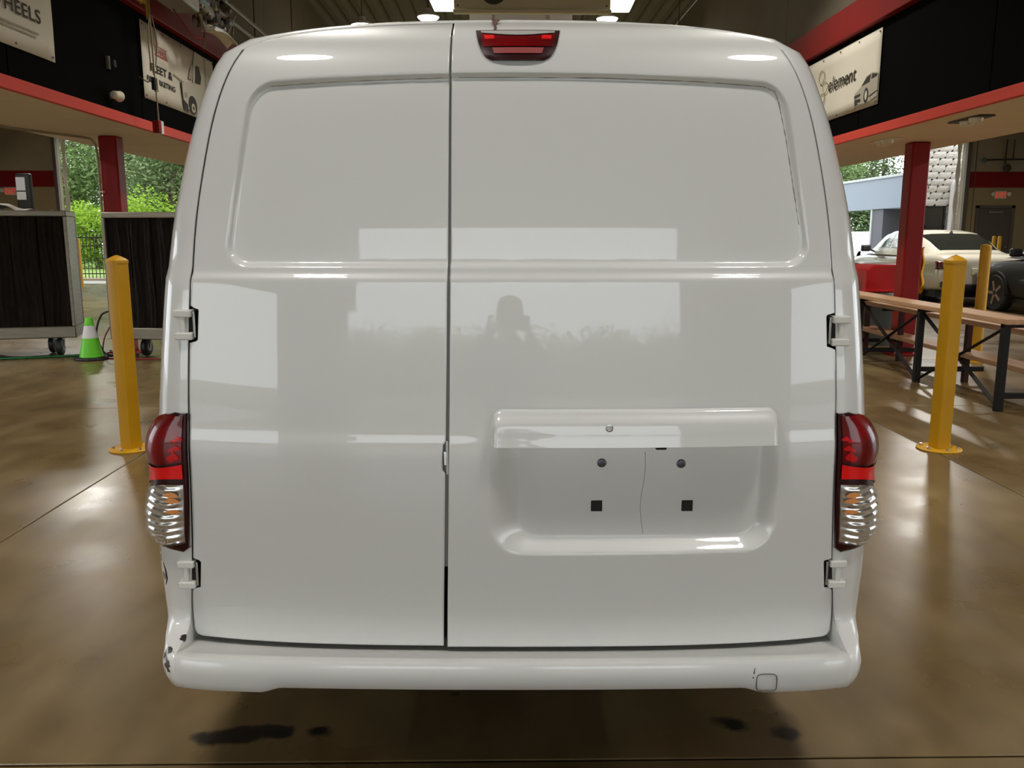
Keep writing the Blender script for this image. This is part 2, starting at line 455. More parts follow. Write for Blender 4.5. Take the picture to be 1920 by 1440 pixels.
# far and back walls with bay openings
OPEN_F = [(-11.97, -4.85), (-2.9, 3.3), (5.6, 12.90)]
OPEN_B = [(-16.4, -6.6), (-4.0, 3.75), (8.6, 17.3)]  # outer back bays opened wide to bring in more daylight
def end_wall(name, y0, y1, opens, top, label):
    root = sempty(name, label, 'wall')
    xs = [WL] + [v for o_ in opens for v in o_] + [WR]
    for a, b in zip(xs[0::2], xs[1::2]):
        MB().box(a, b, y0, y1, 0, top).build('pier', 'wall_taupe', root)
    MB().box(WL, WR, y0, y1, top, 5.95).build('lintel', 'wall_taupe', root)
    return root
wf = end_wall('wall_far', YF, YF + .25, OPEN_F, 3.95, 'tan far wall with red stripe and open vehicle bays')
wb = end_wall('wall_back', YB - .25, YB, OPEN_B, 4.85, 'tan wall behind the viewpoint with open vehicle bays, side ones widened for daylight')
for a, b in ((WL, -12.02), (12.98, WR)):
    MB().box(a, b, YF - .012, YF, 2.62, 3.05).build('painted_band', 'red_stripe', wf)
    MB().box(a, b, YF - .008, YF, 0, 2.62).build('painted_lower_wall', 'wall_tan', wf)
for x in (-14.6, 13.15, 15.6):
    MB().box(x, x + .02, YF - .016, YF, 0, 3.9).build('wall_joint', 'jamb_brown', wf)
for (a, b) in ((-12.02, -11.93), (-4.89, -4.8), (12.86, 12.97), (5.55, 5.64)):
    MB().box(a, b, YF - .10, YF + .02, 0, 3.95).build('jamb', 'jamb_brown', wf)
    m = MB(); c = (a + b) / 2 + (.09 if a in (-12.02, 5.55) else -.09)
    m.grid(lambda u, v: (c - .055 + .11 * u + .015 * math.sin(31 * v + 9 * u), YF + .27 - .02 * math.sin(20 * v) * math.sin(3 * u), 3.95 * v), 6, 60)
    m.build('rough_jamb', 'jamb_white', wf, smooth=60)
for nm, a, b in (('left', WL - .25, WL), ('right', WR, WR + .25)):
    sw = sempty('wall_' + nm, 'tan outer wall of the %s side bay with an opening added for daylight' % nm, 'wall')
    for y0_, y1_ in ((YB, 3.8), (11.0, YF)): MB().box(a, b, y0_, y1_, 0, 3.9).build('pier', 'wall_taupe', sw)  # gap between the piers added to let daylight into the bay
    MB().box(a, b, YB, YF, 3.9, 4.25).build('lintel', 'wall_taupe', sw)

# steel personnel door in the far wall, beneath the right exit sign
dr = sempty('door_1', 'dark brown steel door in the far wall beneath an exit sign', 'door', (13.80, YF - .03, 0))
MB().box(-.44, .44, -.02, .02, .01, 2.05).build('door_leaf', 'door_brown', dr, bevel=.006)
m = MB(); m.box(-.54, -.45, -.03, .03, 0, 2.14); m.box(.45, .54, -.03, .03, 0, 2.14); m.box(-.54, .54, -.03, .03, 2.06, 2.14)
m.build('door_frame', 'jamb_brown', dr, bevel=.005)
m = MB(); m.cyl((.36, -.02, 1.0), (.36, -.075, 1.0), .02, 12); m.cyl((.36, -.075, 1.0), (.26, -.075, 1.0), .012, 10)
m.build('door_handle', 'chrome_dull', dr, smooth=40)
MB().box(-.2, .2, -.06, -.02, 1.92, 1.98).build('door_closer', 'machine_grey', dr, bevel=.006)

def exit_sign(loc, label):
    r = thing('exit_sign', label, 'exit sign', loc, group=None)
    MB().box(-.17, .17, -.05, 0, -.11, .11).build('sign_case', 'exit_face', r, bevel=.012)
    text_mesh('EXIT', .20, 'exit_letters', 'lettering', r, lambda a, b: (-.145 + a, -.053, -.07 + b), .72, bold=.004)
    for s in (-1, 1):
        m = MB(); m.lathe([(.012, 0), (.05, .0), (.058, -.05), (.05, -.055)], (s * .215, -.03, .02), 16, 'y')
        m.cyl((s * .165, -.025, .02), (s * .21, -.025, .02), .012, 8)
        m.build('lamp_head', 'flood_white', r, smooth=40)
    return r
exit_sign((13.90, YF - .012, 2.42), 'exit sign above the brown door on the right of the far wall')
exit_sign((-13.25, YF - .012, 2.50), 'exit sign on the left of the far wall seen over the metal cart')

# sprinkler pipework hung on the far wall, right of the bay
sp = thing('sprinkler_pipe', 'dark sprinkler pipe with drop and valve wheel high on the far wall', 'pipe', (13.9, YF - .12, 3.3))
m = MB(); m.tube([(-.62, 0, .06), (3.0, 0, .10)], .022); m.build('branch_pipe', 'machine_dark', sp, smooth=40)
m = MB(); m.tube([(0, 0, .6), (0, 0, -.05)], .022); m.build('drop_pipe', 'machine_dark', sp, smooth=40)
m = MB(); m.tube([(.22, .02, .6), (.22, .02, .08)], .016); m.build('riser_pipe', 'machine_dark', sp, smooth=40)
m = MB(); m.lathe([(.02, -.03), (.10, -.02), (.10, .02), (.02, .03)], (.05, -.03, -.16), 14, 'y'); m.build('valve_wheel', 'machine_dark', sp, smooth=40)
m = MB(); m.lathe([(.03, -.04), (.07, -.02), (.07, .02), (.03, .04)], (-.60, -.02, .05), 12, 'x'); m.build('end_cap', 'bin_grey', sp, smooth=40)

# red steel columns beneath the soffit
def column(loc, label, conduit, h=2.36):
    r = thing('steel_column', label, 'column', loc, group='red columns under the soffit')
    m = MB(); m.box(-.10, .10, -.10, .10, .02, h); m.build('shaft', 'red_paint', r, bevel=.018, segs=3)
    MB().box(-.165, .165, -.165, .165, 0, .025).build('base_plate', 'red_paint', r, bevel=.005)
    for a in (-.13, .13):
        for b in (-.13, .13):
            MB().cyl((a, b, .025), (a, b, .05), .016, 8).build('anchor_bolt', 'steel_grey', r)
    if conduit:
        m = MB(); m.tube([(-.10, -.13, .3), (-.10, -.13, 2.24), (-.115, -.13, 2.34), (-.16, -.13, 2.40), (-.26, -.14, 2.42), (-.62, -.9, 2.425), (-.62, -8, 2.425)], .014, 8)
        m.build('conduit', 'cord_tan', r, smooth=40)
        MB().box(-.12, -.06, -.15, -.115, 1.82, 1.835).build('conduit_clip', 'soffit_beige', r)
    return r
column((-4.02 * KL, 9.22 * KL, 0), 'red steel column behind the two metal carts on the left', True, CAM_H + .99 * KL)
column((4.64, 9.68, 0), 'red steel column rising behind the wooden bleacher bench', False)
column((-4.02 * KL, 17.4, 0), 'red steel column far down the left side of the lane', False, CAM_H + .99 * KL)
column((4.64, 17.4, 0), 'red steel column far down the right side of the lane', False)

# ------------------------------------------------------------------ lamps
def highbay(loc, label, watts):
    r = thing('high_bay_lamp', label, 'lamp', loc, group='round high bay lamps')
    m = MB(); m.lathe([(.03, .16), (.06, .15), (.08, .09), (.20, .03), (.205, .0), (.19, .0), (.08, .08), (.03, .10)], n=24); m.build('shade', 'fixture_white', r, smooth=50)
    m = MB(); m.lathe([(.001, .03), (.185, .03), (.185, -.02), (.13, -.06), (.001, -.075)], n=24, caps=False); m.build('lens', 'lamp_lens', r, smooth=50)
    m = MB(); m.cyl((0, 0, .15), (0, 0, 5.745 - loc[2]), .008, 6); m.build('suspension', 'fixture_dark', r)
    ld = bpy.data.lights.new('high_bay_light', 'AREA'); ld.shape = 'DISK'; ld.size = .6; ld.spread = R(125); ld.energy = watts; ld.color = LAMP_COL
    lo = bpy.data.objects.new('high_bay_light', ld); COL.objects.link(lo); lo.parent = r; lo.location = (0, 0, -.085)
    return r
highbay((-1.28, 16.66, 5.29), 'glowing high bay lamp just above the van roof, left of centre', HIGHBAY_W)
highbay((2.03, 16.73, 5.29), 'glowing high bay lamp just above the van roof, right of centre', HIGHBAY_W)
highbay((-2.49, 16.6, 5.13), 'high bay lamp nearest the left clerestory, peeking over the van roof', HIGHBAY_W * .25)
highbay((3.45, 17.15, 4.97), 'high bay lamp nearest the right clerestory, peeking over the van roof', HIGHBAY_W * .25)
for i, (x, y) in enumerate(((-1.28, 9.5), (2.03, 9.5), (-1.28, 4.6), (2.03, 4.6), (-1.7, .6), (2.1, .6))):  # out of view, added to light the lane, floor and van
    highbay((x, y, 5.2), 'added unseen high bay lamp over the %s, %s of the lane' % (('lane beyond the van', 'van roof', 'viewpoint')[i // 2], ('left', 'right')[i % 2]), HIGHBAY_W * (.45 if i > 3 else .6 if i > 1 else 1))
def bay_light(loc, label):  # unseen fixtures added to brighten the side bays
    r = thing('added_strip_light', label, 'lamp', loc, group='added strip lights in the side bays')
    MB().box(-.09, .09, -.62, .62, 0, .07).build('body', 'fixture_white', r, bevel=.01)
    m = MB(); m.cyl((-.04, -.58, -.02), (-.04, .58, -.02), .016, 10); m.build('tube', 'tube_lit', r, smooth=40)
    m = MB(); m.cyl((.04, -.58, -.02), (.04, .58, -.02), .016, 10); m.build('tube', 'tube_lit', r, smooth=40)
    ld = bpy.data.lights.new('strip_glow', 'AREA'); ld.shape = 'RECTANGLE'; ld.size = .2; ld.size_y = 1.2; ld.energy = BAY_W; ld.color = LAMP_COL
    lo = bpy.data.objects.new('strip_glow', ld); COL.objects.link(lo); lo.parent = r; lo.location = (0, 0, -.05)
for sx, nm in ((-1, 'left'), (1, 'right')):
    for y, d in ((1.5, 'near'), (9, 'middle'), (17, 'far')):
        bay_light((sx * 8.6 + .2, y, 4.02), 'added unseen strip light on the %s side bay ceiling, %s one' % (nm, d))

# hanging cream fixture with lit ends over the lane, white duct box behind it
hf = thing('hanging_fixture', 'cream metal fixture with lit ends hanging above the van roof', 'light fixture', (.51, 13.38, 4.58))
MB().box(-1.16, 1.16, -.02, .10, 0, .62).build('cream_panel', 'fixture_cream', hf, bevel=.008)
MB().box(-1.17, 1.17, -.05, .01, -.01, .045).build('bottom_lip', 'fixture_cream', hf, bevel=.006)
m = MB(); m.lathe([(.19, -.001), (.2, -.012), (.16, -.022), (.01, -.018)], (-.57, -.02, .31), 28, 'y'); m.build('fan_opening', 'fixture_dark', hf, smooth=40)
for s in (-1, 1):
    m = MB(); m.prism([(1.17, .05), (1.45, .05), (1.52, .20), (1.52, .5), (1.17, .5)], lambda a, b: (s * a, -.02, b), lambda a, b: (s * a, .14, b))
    m.build('lit_end', 'tube_lit', hf, bevel=.006)
    m = MB(); m.box(s * 1.46 - .03, s * 1.46 + .03, -.03, -.02, .22, .40); m.build('end_grille', 'machine_grey', hf)
    MB().cyl((s * 1.0, .05, .6), (s * 1.0, .05, 1.165), .008, 6).build('hanger', 'fixture_dark', hf)
    MB().cyl((s * 1.10, -.025, .10), (s * 1.10, -.02, .10), .014, 10).build('screw', 'fixture_dark', hf)
db = thing('duct_box', 'whitish duct box hanging just behind the cream fixture', 'duct', (.38, 15.3, 4.80))
MB().box(-.85, -.47, -.4, .5, 0, .7).build('side_shell', 'fixture_white', db, bevel=.01)
MB().box(.47, .85, -.4, .5, 0, .7).build('side_shell', 'fixture_white', db, bevel=.01)
MB().box(-.47, .47, -.30, .5, .02, .68).build('recessed_centre', 'fixture_white', db)

# ------------------------------------------------------------------ the white cargo van
VY = 4.0
van = thing('cargo_van', 'white panel cargo van seen square from behind with rear doors shut', 'van', (VY * math.sin(R(.9)), VY * math.cos(R(.9)), 0), R(-.9))
PROF = [(.30, 1.930), (.41, 1.910), (.5, 1.897), (.65, 1.884), (.80, 1.877), (.86, 1.8765), (.895, 1.8785), (.925, 1.8835), (1.0, 1.8895), (1.1, 1.8985), (1.2, 1.908),
        (1.255, 1.9135), (1.268, 1.9155), (1.284, 1.9265), (1.30, 1.930), (1.4, 1.944), (1.55, 1.968), (1.68, 1.995), (1.75, 2.018), (1.80, 2.048), (1.835, 2.090), (1.87, 2.165)]
XD = [(.36, .787), (.405, .787), (.616, .766), (.804, .755), (.978, .751), (1.126, .745), (1.272, .736), (1.379, .728), (1.467, .715), (1.57, .696), (1.636, .682), (1.702, .661), (1.751, .642), (1.791, .621), (1.87, .55)]
ZT = [(0, 1.866), (.256, 1.857), (.436, 1.836), (.556, 1.812), (.621, 1.791), (.70, 1.75)]
SIL = [(.40, .890), (.442, .892), (.579, .891), (.946, .862), (1.032, .857), (1.111, .849), (1.266, .833), (1.355, .824), (1.418, .809), (1.50, .794), (1.62, .759), (1.749, .720), (1.81, .684)]
def smooth_tab(tab, wd):
    lo, hi = tab[0][0], tab[-1][0]; out = []
    for k in range(121):
        z = lerp(lo, hi, k / 120); ww = min(wd, z - lo, hi - z); out.append((z, sum(interp(tab, z + ww * j / 8) for j in range(-8, 9)) / 17))
    return out
SIL = smooth_tab(SIL, .13); XD = smooth_tab(XD, .06)
XG = [(.38, -.160), (.868, -.147), (1.297, -.141), (1.87, -.138)]
def face(x, z): return interp(PROF, z) + .030 * x * x + .105 * x ** 4 - VY
def sd_box(x, z, cx, cz, hx, hz, r):
    qx, qz = abs(x - cx) - hx + r, abs(z - cz) - hz + r
    return math.hypot(max(qx, 0), max(qz, 0)) + min(max(qx, qz), 0) - r
def recess(x, z):
    hw = lerp(.668, .603, (z - 1.295) / .425); zt = 1.724 - .055 * x * x; zb = 1.297
    d = sd_box((x - .012) / hw * .64, z, 0, (zt + zb) / 2, .64, (zt - zb) / 2, .055)
    return .0135 * sstep(.003, -.010, d)
def plate(x, z):
    a = -sd_box(x, z, .282, .80, .333, .162, .075); b = sd_box(x, z, .295, .80, .28, .131, .045)
    if a <= 0: return 0
    if b <= 0: return .034 + .0015 * math.sin(9 * x + 3) * math.sin(14 * z)
    q = a / (a + b); return .034 * (q * .75 + .25 * sstep(0, 1, q))
HINGES = [(1, 1.150), (-1, 1.164), (1, .565), (-1, .563)]
def latch_notch(z): return .006 * (1 - sstep(.030, .036, abs(z - .868)))
def door(name, xl, xr, nu, nv, side, dy=0, dz=0, plt=False):
    zb = .393
    def P(u, v):
        x = lerp(xl(.9), xr(.9), u)
        for _ in range(4):
            zt = interp(ZT, abs(x)) ; z = lerp(zb, zt + dz, v); x = lerp(xl(z), xr(z), u)
        if side < 0: x += hinge_notch(-1, z) * clamp((.06 - u) / .06) - latch_notch(z) * clamp((u - .94) / .06)
        else: x -= hinge_notch(1, z) * clamp((u - .94) / .06)
        y = face(x, z) + dy + recess(x, z)
        if plt: y += plate(x, z)
        return (x, y, z)
    m = MB().grid(P, nu, nv)
    return m.build(name, 'van_white', van, smooth=60, fix=False)
def edge(sgn):
    def f(z):
        x = interp(XD, z) - .004
        if z < .413: x -= .020 - math.sqrt(max(0, .020 ** 2 - (.413 - z) ** 2))
        return sgn * x
    return f
def hinge_notch(sgn, z): return max(.020 * sstep(.041, .036, abs(z - hz)) for s, hz in HINGES if s == sgn)
gap = lambda z: lerp(.0048, .0026, clamp((z - .4) / 1.4))
ld_ = door('rear_door', edge(-1), lambda z: interp(XG, z) - gap(z), 130, 320, -1)
ld_['label'] = 'narrow left rear door with window recess'
rd_ = door('rear_door', lambda z: interp(XG, z) + gap(z), edge(1), 230, 340, 1, dy=-.005, dz=.007, plt=True)
rd_['label'] = 'wide right rear door with licence plate recess'
for o in (ld_, rd_):
    md = o.modifiers.new('thickness', 'SOLIDIFY'); md.thickness = .012; md.offset = 1
# normals: the grid runs left to right, bottom to top, so its faces look to -y; the thickness goes inward
for o in (ld_, rd_):
    o.modifiers['thickness'].offset = -1

# body shell: ring round the doors, then sides and roof forward to the nose
ringD, ringC = [], []
zs = [.53 + (1.785 - .53) * k / 46 for k in range(47)]
half = [((interp(XD, z), z), (interp(SIL, z), z)) for z in zs]
for k in range(1, 15):
    t = k / 14; x = .621 * (1 - t)
    xc = .684 * (1 - t) ** .98; half.append(((x, interp(ZT, x)), (xc, 1.812 + .074 * (1 - (xc / .684) ** 2.4))))
full = [((-d[0], d[1]), (-c[0], c[1])) for d, c in half] + [h for h in reversed(half[:-1])]
rows = []; jamb = []
for d, c in full:
    D3 = Vector((d[0], face(*d), d[1])); zc = c[1]
    C3 = Vector((c[0], face(d[0], d[1]) + .155, zc))
    out = Vector((c[0] - d[0], 0, c[1] - d[1])); ln = out.length; out.normalize()
    slope = .17 * abs(d[0])
    P1 = D3 + out * ln * .62 + Vector((0, slope * ln * .5, 0)); P2 = C3 + Vector((0, -.095, 0)) 
    jamb.append((D3, D3 + Vector((0, .004, 0)) + out * .0008))
    row = [D3 + Vector((0, .003, 0)), D3 + out * .001]
    for k in range(1, 13):
        t = k / 12; row.append(D3 * (1-t)**3 + P1 * 3*t*(1-t)**2 + P2 * 3*t*t*(1-t) + C3 * t**3)
    for yy, kz, kx in ((2.45, 1, 1.004), (2.9, 1.004, 1.01), (3.6, 1.006, 1.012), (4.6, 1.0, 1.01), (4.95, .86, 1.005), (5.35, .64, 1.0), (5.75, .55, .97), (6.05, .48, .88), (6.16, .38, .74)):
        z = c[1]; z2 = .45 + (z - .45) * kz; row.append(Vector((c[0] * kx, yy - VY + .0, z2)))
    rows.append(row)
m = MB(); nc = len(rows[0])
m.v = [tuple(p) for r in rows for p in r]
m.f = [(j * nc + i, j * nc + i + 1, (j + 1) * nc + i + 1, (j + 1) * nc + i) for j in range(len(rows) - 1) for i in range(nc - 1)]
body = m.build('body', 'van_quarter', van, smooth=50)
m = MB()
for (a, _), (b, _2) in zip(jamb[:-1], jamb[1:]):
    e = Vector((0, .003, 0)); f = Vector((0, .06, 0)); m.add([a + e, b + e, b + f, a + f], [(0, 1, 2, 3)])
m.build('dark_jamb', 'gap_black', van)  # black jamb strip puts the shade of the door gap into colour
m = MB()
m.grid(lambda u, v: (lerp(-.80, .80, u) * (1 if v < .7 else lerp(1, .80, (v - .7) / .3)), face(lerp(-.8, .8, u), lerp(.39, 1.80, v)) + .055, lerp(.39, 1.80, v)), 8, 20)
m.build('gap_liner', 'gap_black', van)  # black sheet added behind the doors so their gaps look dark
m = MB()
m.grid(lambda u, v: (interp(XG, lerp(.60, 1.82, v)) + lerp(-.022, .022, u), face(0, lerp(.60, 1.82, v)) + recess(-.14, lerp(.60, 1.82, v)) + .012, lerp(.60, 1.82, v)), 1, 40)
m.build('door_flange', 'van_flange', van)
# underbody, sills, wheels, nose
MB().box(-.78, .78, 2.05 - VY, 6.0 - VY, .24, .50).build('underbody', 'under_black', van)
for s in (-1, 1):
    m = MB(); a, b = sorted((s * .80, s * .878)); m.box(a, b, 2.3 - VY, 2.42 - VY, .27, .56); m.box(a, b, 3.12 - VY, 5.05 - VY, .26, .56); m.box(a, b, 5.78 - VY, 5.95 - VY, .30, .56)
    m.build('sill', 'van_bumper', van, bevel=.02)
MB().box(-.80, .80, 5.9 - VY, 6.22 - VY, .28, .62).build('front_bumper', 'van_bumper', van, bevel=.06, segs=4)
for s in (-1, 1):
    for yy in (2.77, 5.42):
        c = (s * .70, yy - VY, .30)
        m = MB(); m.lathe([(.16, -.085), (.275, -.09), (.298, -.06), (.30, 0), (.298, .06), (.275, .09), (.16, .085)], c, 32, 'x'); wl = m.build('wheel', 'tyre', van, smooth=40)
        m = MB(); m.lathe([(.02, .09 * s), (.10, .075 * s), (.17, .08 * s), (.175, .03 * s), (.02, .02 * s)], c, 24, 'x'); m.build('hub_cap', 'steel_grey', wl, smooth=40)
    m = MB(); m.box(*sorted((s * .90, s * 1.04)), 4.72 - VY, 4.82 - VY, 1.02, 1.22); mr_ = m.build('side_mirror', 'under_black', van, bevel=.03, segs=3)
    m = MB(); m.grid(lambda u, v: (s * (.868 - .03 * v), lerp(4.1, 4.75, u) - VY, lerp(1.12, 1.50, v) if u < .7 else lerp(1.12, 1.50 - .35 * (u - .7), v)), 6, 4); m.build('side_window', 'glass_dark', van, smooth=40)

# rear bumper: swept along its plan path, corners rise beside the doors
PATH = [(0, 1.812), (.2, 1.813), (.4, 1.817), (.52, 1.821), (.60, 1.825), (.68, 1.830), (.73, 1.836), (.77, 1.844), (.788, 1.8505), (.7935, 1.8535), (.80, 1.857), (.822, 1.876), (.838, 1.90), (.849, 1.93), (.857, 1.97), (.864, 2.03), (.870, 2.12), (.874, 2.25), (.876, 2.42)]
fine = []
for i in range(len(PATH) - 1):
    k = 6 if PATH[i][0] < .73 else 4
    for j in range(k): t = j / k; fine.append((lerp(PATH[i][0], PATH[i + 1][0], t), lerp(PATH[i][1], PATH[i + 1][1], t)))
fine.append(PATH[-1])
RE = [(.18, .374), (.14, .376), (.11, .378), (.09, .380), (.05, .389), (.018, .3975), (.006, .3985), (0, .392), (0, .36), (.002, .335), (.008, .318), (.02, .311), (.10, .309)]
CO = [(.075, .535), (.0745, .515), (.072, .49), (.066, .465), (.052, .44), (.034, .42), (.016, .403), (.006, .388), (0, .36), (.002, .335), (.010, .314), (.026, .303), (.10, .300)]
fl_ = [(-x, y) for x, y in reversed(fine[1:])] + fine
vsB = []
for i, (x, y) in enumerate(fl_):
    a = Vector(fl_[max(i - 1, 0)]); b = Vector(fl_[min(i + 1, len(fl_) - 1)]); t = (b - a).normalized(); nrm = Vector((t.y, -t.x))
    q = 1.0 if abs(x) > .7905 else 0.0; cutout = sstep(.590, .535, abs(x))
    tq = clamp((y - 1.8535) / .263); sg = math.copysign(1, x)      # where this plan point meets the quarter panel above
    tb = tq ** .8
    for (r, c) in zip(RE, CO):
        z = lerp(r[1], c[1], q)
        if z < .34: z += .013 * cutout
        xi = interp(XD, z) + .0015; D3 = Vector((xi, face(xi, z))); C3 = Vector((.889, face(xi, z) + .155)); P1 = D3 + Vector(((.889 - xi) * .62, .008)); P2 = C3 + Vector((0, -.095))
        Q = D3 * (1-tb)**3 + P1 * 3*tb*(1-tb)**2 + P2 * 3*tb*tb*(1-tb) + C3 * tb**3
        if y > 2.116: Q.y = y - VY
        f = sstep(.385, .432, c[1])
        low = (x - nrm.x * c[0] * (c[1] < .39), y - nrm.y * c[0] * (c[1] < .39) - VY)
        cx, cy = lerp(low[0], sg * Q.x, f), lerp(low[1], Q.y, f)
        vsB.append((lerp(x, cx, q), lerp(y + r[0] - VY, cy, q), z))
m = MB(); m.v = vsB; nP = len(RE)
m.f = [(i * nP + j, i * nP + j + 1, (i + 1) * nP + j + 1, (i + 1) * nP + j) for i in range(len(fl_) - 1) for j in range(nP - 1)]
bump = m.build('rear_bumper', 'van_bumper', van, smooth=50)
mark_mask(MATS['van_bumper'], [((-.832, 1.90 - VY, .420), .040), ((-.822, 1.885 - VY, .385), .045), ((-.815, 1.875 - VY, .360), .036), ((-.790, 1.93 - VY, .44), .026), ((-.790, 1.93 - VY, .475), .020), ((-.792, 1.92 - VY, .41), .022)], (.03, .02, .018), 60, .37)
mark_mask(MATS['van_quarter'], [((-.862, 2.00 - VY, .61), .034), ((-.862, 2.00 - VY, .585), .030), ((-.858, 1.995 - VY, .54), .034)], (.025, .02, .02), 40, .40)
m = MB(); m.tube([(-.838, 1.945 - VY, .592), (-.829, 1.935 - VY, .575), (-.827, 1.934 - VY, .555), (-.833, 1.94 - VY, .538)], [.0008, .0018, .002, .001], 6)
m.build('body_crack', 'gap_black', van)
# tow-eye cover outline and a scratch on the bumper
pts = []
for k in range(33):
    t = 2 * math.pi * k / 32; c, s = math.cos(t), math.sin(t); e = .45
    pts.append((.589 + .0235 * math.copysign(abs(c) ** e, c), 1.8235 - VY, .347 + .0215 * math.copysign(abs(s) ** e, s)))
MB().tube(pts, .0011, 6).build('tow_eye_cover', 'grime', van)
m = MB(); m.tube([(.560, 1.8225 - VY, .384), (.558, 1.8225 - VY, .370)], [.0006, .0012], 6); m.tube([(.557, 1.8225 - VY, .362), (.557, 1.8225 - VY, .359)], .0013, 6); m.build('scratch', 'gap_black', van)

# tail lamps
LAMPO = [(.586, .790), (.592, .822), (.603, .862), (.626, .886), (.659, .900), (.694, .901), (.736, .893), (.778, .882), (.820, .877), (.840, .882), (.866, .886), (.890, .882), (.922, .868), (.944, .845), (.957, .820), (.963, .790)]
def lampP(s, u, z, off):
    q_ = z; xi = interp(XD, z) + .001; xo = interp(LAMPO, z); t = u * math.pi / 2
    x = xi + (xo - xi) * math.sin(t) ** .92; y = face(xi, z) - .012 + .135 * (1 - math.cos(t)) ** 1.25
    z += (1 - u) * .046 * clamp((.80 - z) / .21) ** 1.2
    return (s * (x + off * math.sin(t)), y - off * math.cos(t), z)
b1 = lambda u: .846 - .012 * math.sin(math.pi * u)
b2 = lambda u: .798 - .050 * u ** 2.4
for s in (-1, 1):
    m = MB(); m.grid(lambda u, v: lampP(s, u, lerp(.588, .961, v), 0), 16, 40)
    m.grid(lambda u, v: lampP(s, 0, lerp(.588, .961, v), 0)[:1] + (lampP(s, 0, lerp(.588, .961, v), 0)[1] + .05 * u,) + lampP(s, 0, lerp(.588, .961, v), 0)[2:], 1, 40)
    m.grid(lambda u, v: tuple(Vector(lampP(s, v, .961, 0)) + Vector((-s * .03 * u, .03 * u, -.012 * u))), 1, 12)
    m.grid(lambda u, v: tuple(Vector(lampP(s, v, .588, 0)) + Vector((-s * .03 * u, .03 * u, .012 * u))), 1, 12)
    tl = m.build('tail_lamp', 'lamp_maroon', van, smooth=50); tl['label'] = 'red and clear tail lamp on the van\'s %s corner' % ('left' if s < 0 else 'right')
    ui, uo = .035, .885
    m = MB(); m.grid(lambda u, v: lampP(s, lerp(ui, .985, u), lerp(b1(u) + .003, .955, v), .003), 14, 16); m.build('brake_lens', 'lamp_dark_red', tl, smooth=60)
    m = MB(); m.grid(lambda u, v: lampP(s, lerp(ui, .93, u), lerp(b2(u) + .010, b1(u) - .003, v), .004), 14, 8); m.build('reflector', 'lamp_red', tl, smooth=60)
    def rip(u, v):
        z = lerp(.612, b2(u) - .005, v); q = lerp(ui, uo, u)
        return lampP(s, q, z, .002 + .0016 * math.sin(z * 300 + 1.6 * math.sin(u * 7)) * sstep(0, .15, u) + .0006 * math.sin(u * 26 + z * 90))
    m = MB(); m.grid(rip, 30, 60); m.build('chrome_reflector', 'chrome', tl, smooth=80)
    for (uu, zz, rz) in ((.17, .762, .007), (.15, .745, .006), (.14, .712, .005)):
        m = MB(); m.grid(lambda u, v: lampP(s, uu + .085 * (u - .5) * 2 * math.sqrt(max(0, 1 - (2 * v - 1) ** 2)), zz + rz * (2 * v - 1) + .004 * math.sin(9 * u), .0062), 8, 6); m.build('amber_bulb', 'amber', tl, smooth=60)
    m = MB(); m.grid(lambda u, v: lampP(s, lerp(ui - .02, uo + .02, u), lerp(.608, b2(u) - .003, v), .0085), 14, 16); m.build('clear_lens', 'lamp_clear', tl, smooth=60)
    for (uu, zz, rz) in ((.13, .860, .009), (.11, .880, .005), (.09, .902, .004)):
        m = MB(); m.grid(lambda u, v: lampP(s, uu + .07 * (u - .5) * 2 * math.sqrt(max(0, 1 - (2 * v - 1) ** 2)), zz + rz * (2 * v - 1) + .004 * math.sin(5 * u), .0045), 8, 6); m.build('bulb_glint', 'lamp_glint_red', tl, smooth=60)  # brighter red patches paint the reflections inside the lens

# hinges
for s, hz in HINGES:
    xd = interp(XD, hz); y0 = face(xd, hz)
    h = MB().box(*sorted((s * (xd + .004), s * (xd + .019))), y0 - .010, y0 + .03, hz - .024, hz + .024).build('hinge', 'van_hinge', van, bevel=.005, segs=3)
    for dz in (-.026, .026):
        MB().box(*sorted((s * (xd - .010), s * (xd + .030))), y0 - .013, y0 + .03, hz + dz - .0085, hz + dz + .0085).build('hinge_knuckle', 'van_hinge', h, bevel=.003)
    MB().box(*sorted((s * (xd - .0165), s * (xd - .011))), y0 - .003, y0 + .03, hz - .030, hz + .030).build('door_leaf', 'chrome_dull', h, bevel=.001)
    MB().box(*sorted((s * (xd - .010), s * (xd + .0035))), y0 + .005, y0 + .03, hz - .018, hz + .018).build('hinge_pocket_shade', 'gap_black', h)  # black block stands in for the shade inside the hinge notch
# striker in the door gap
x0 = interp(XG, .868)
m = MB(); m.box(x0 - .003, x0 + .003, face(x0, .868) - .001, face(x0, .868) + .02, .829, .908); st_ = m.build('striker', 'chrome_dull', van, bevel=.001)
MB().box(x0 - .0075, x0 - .001, face(x0, .868) - .004, face(x0, .868) + .01, .852, .884).build('striker_claw', 'chrome', st_, bevel=.001)

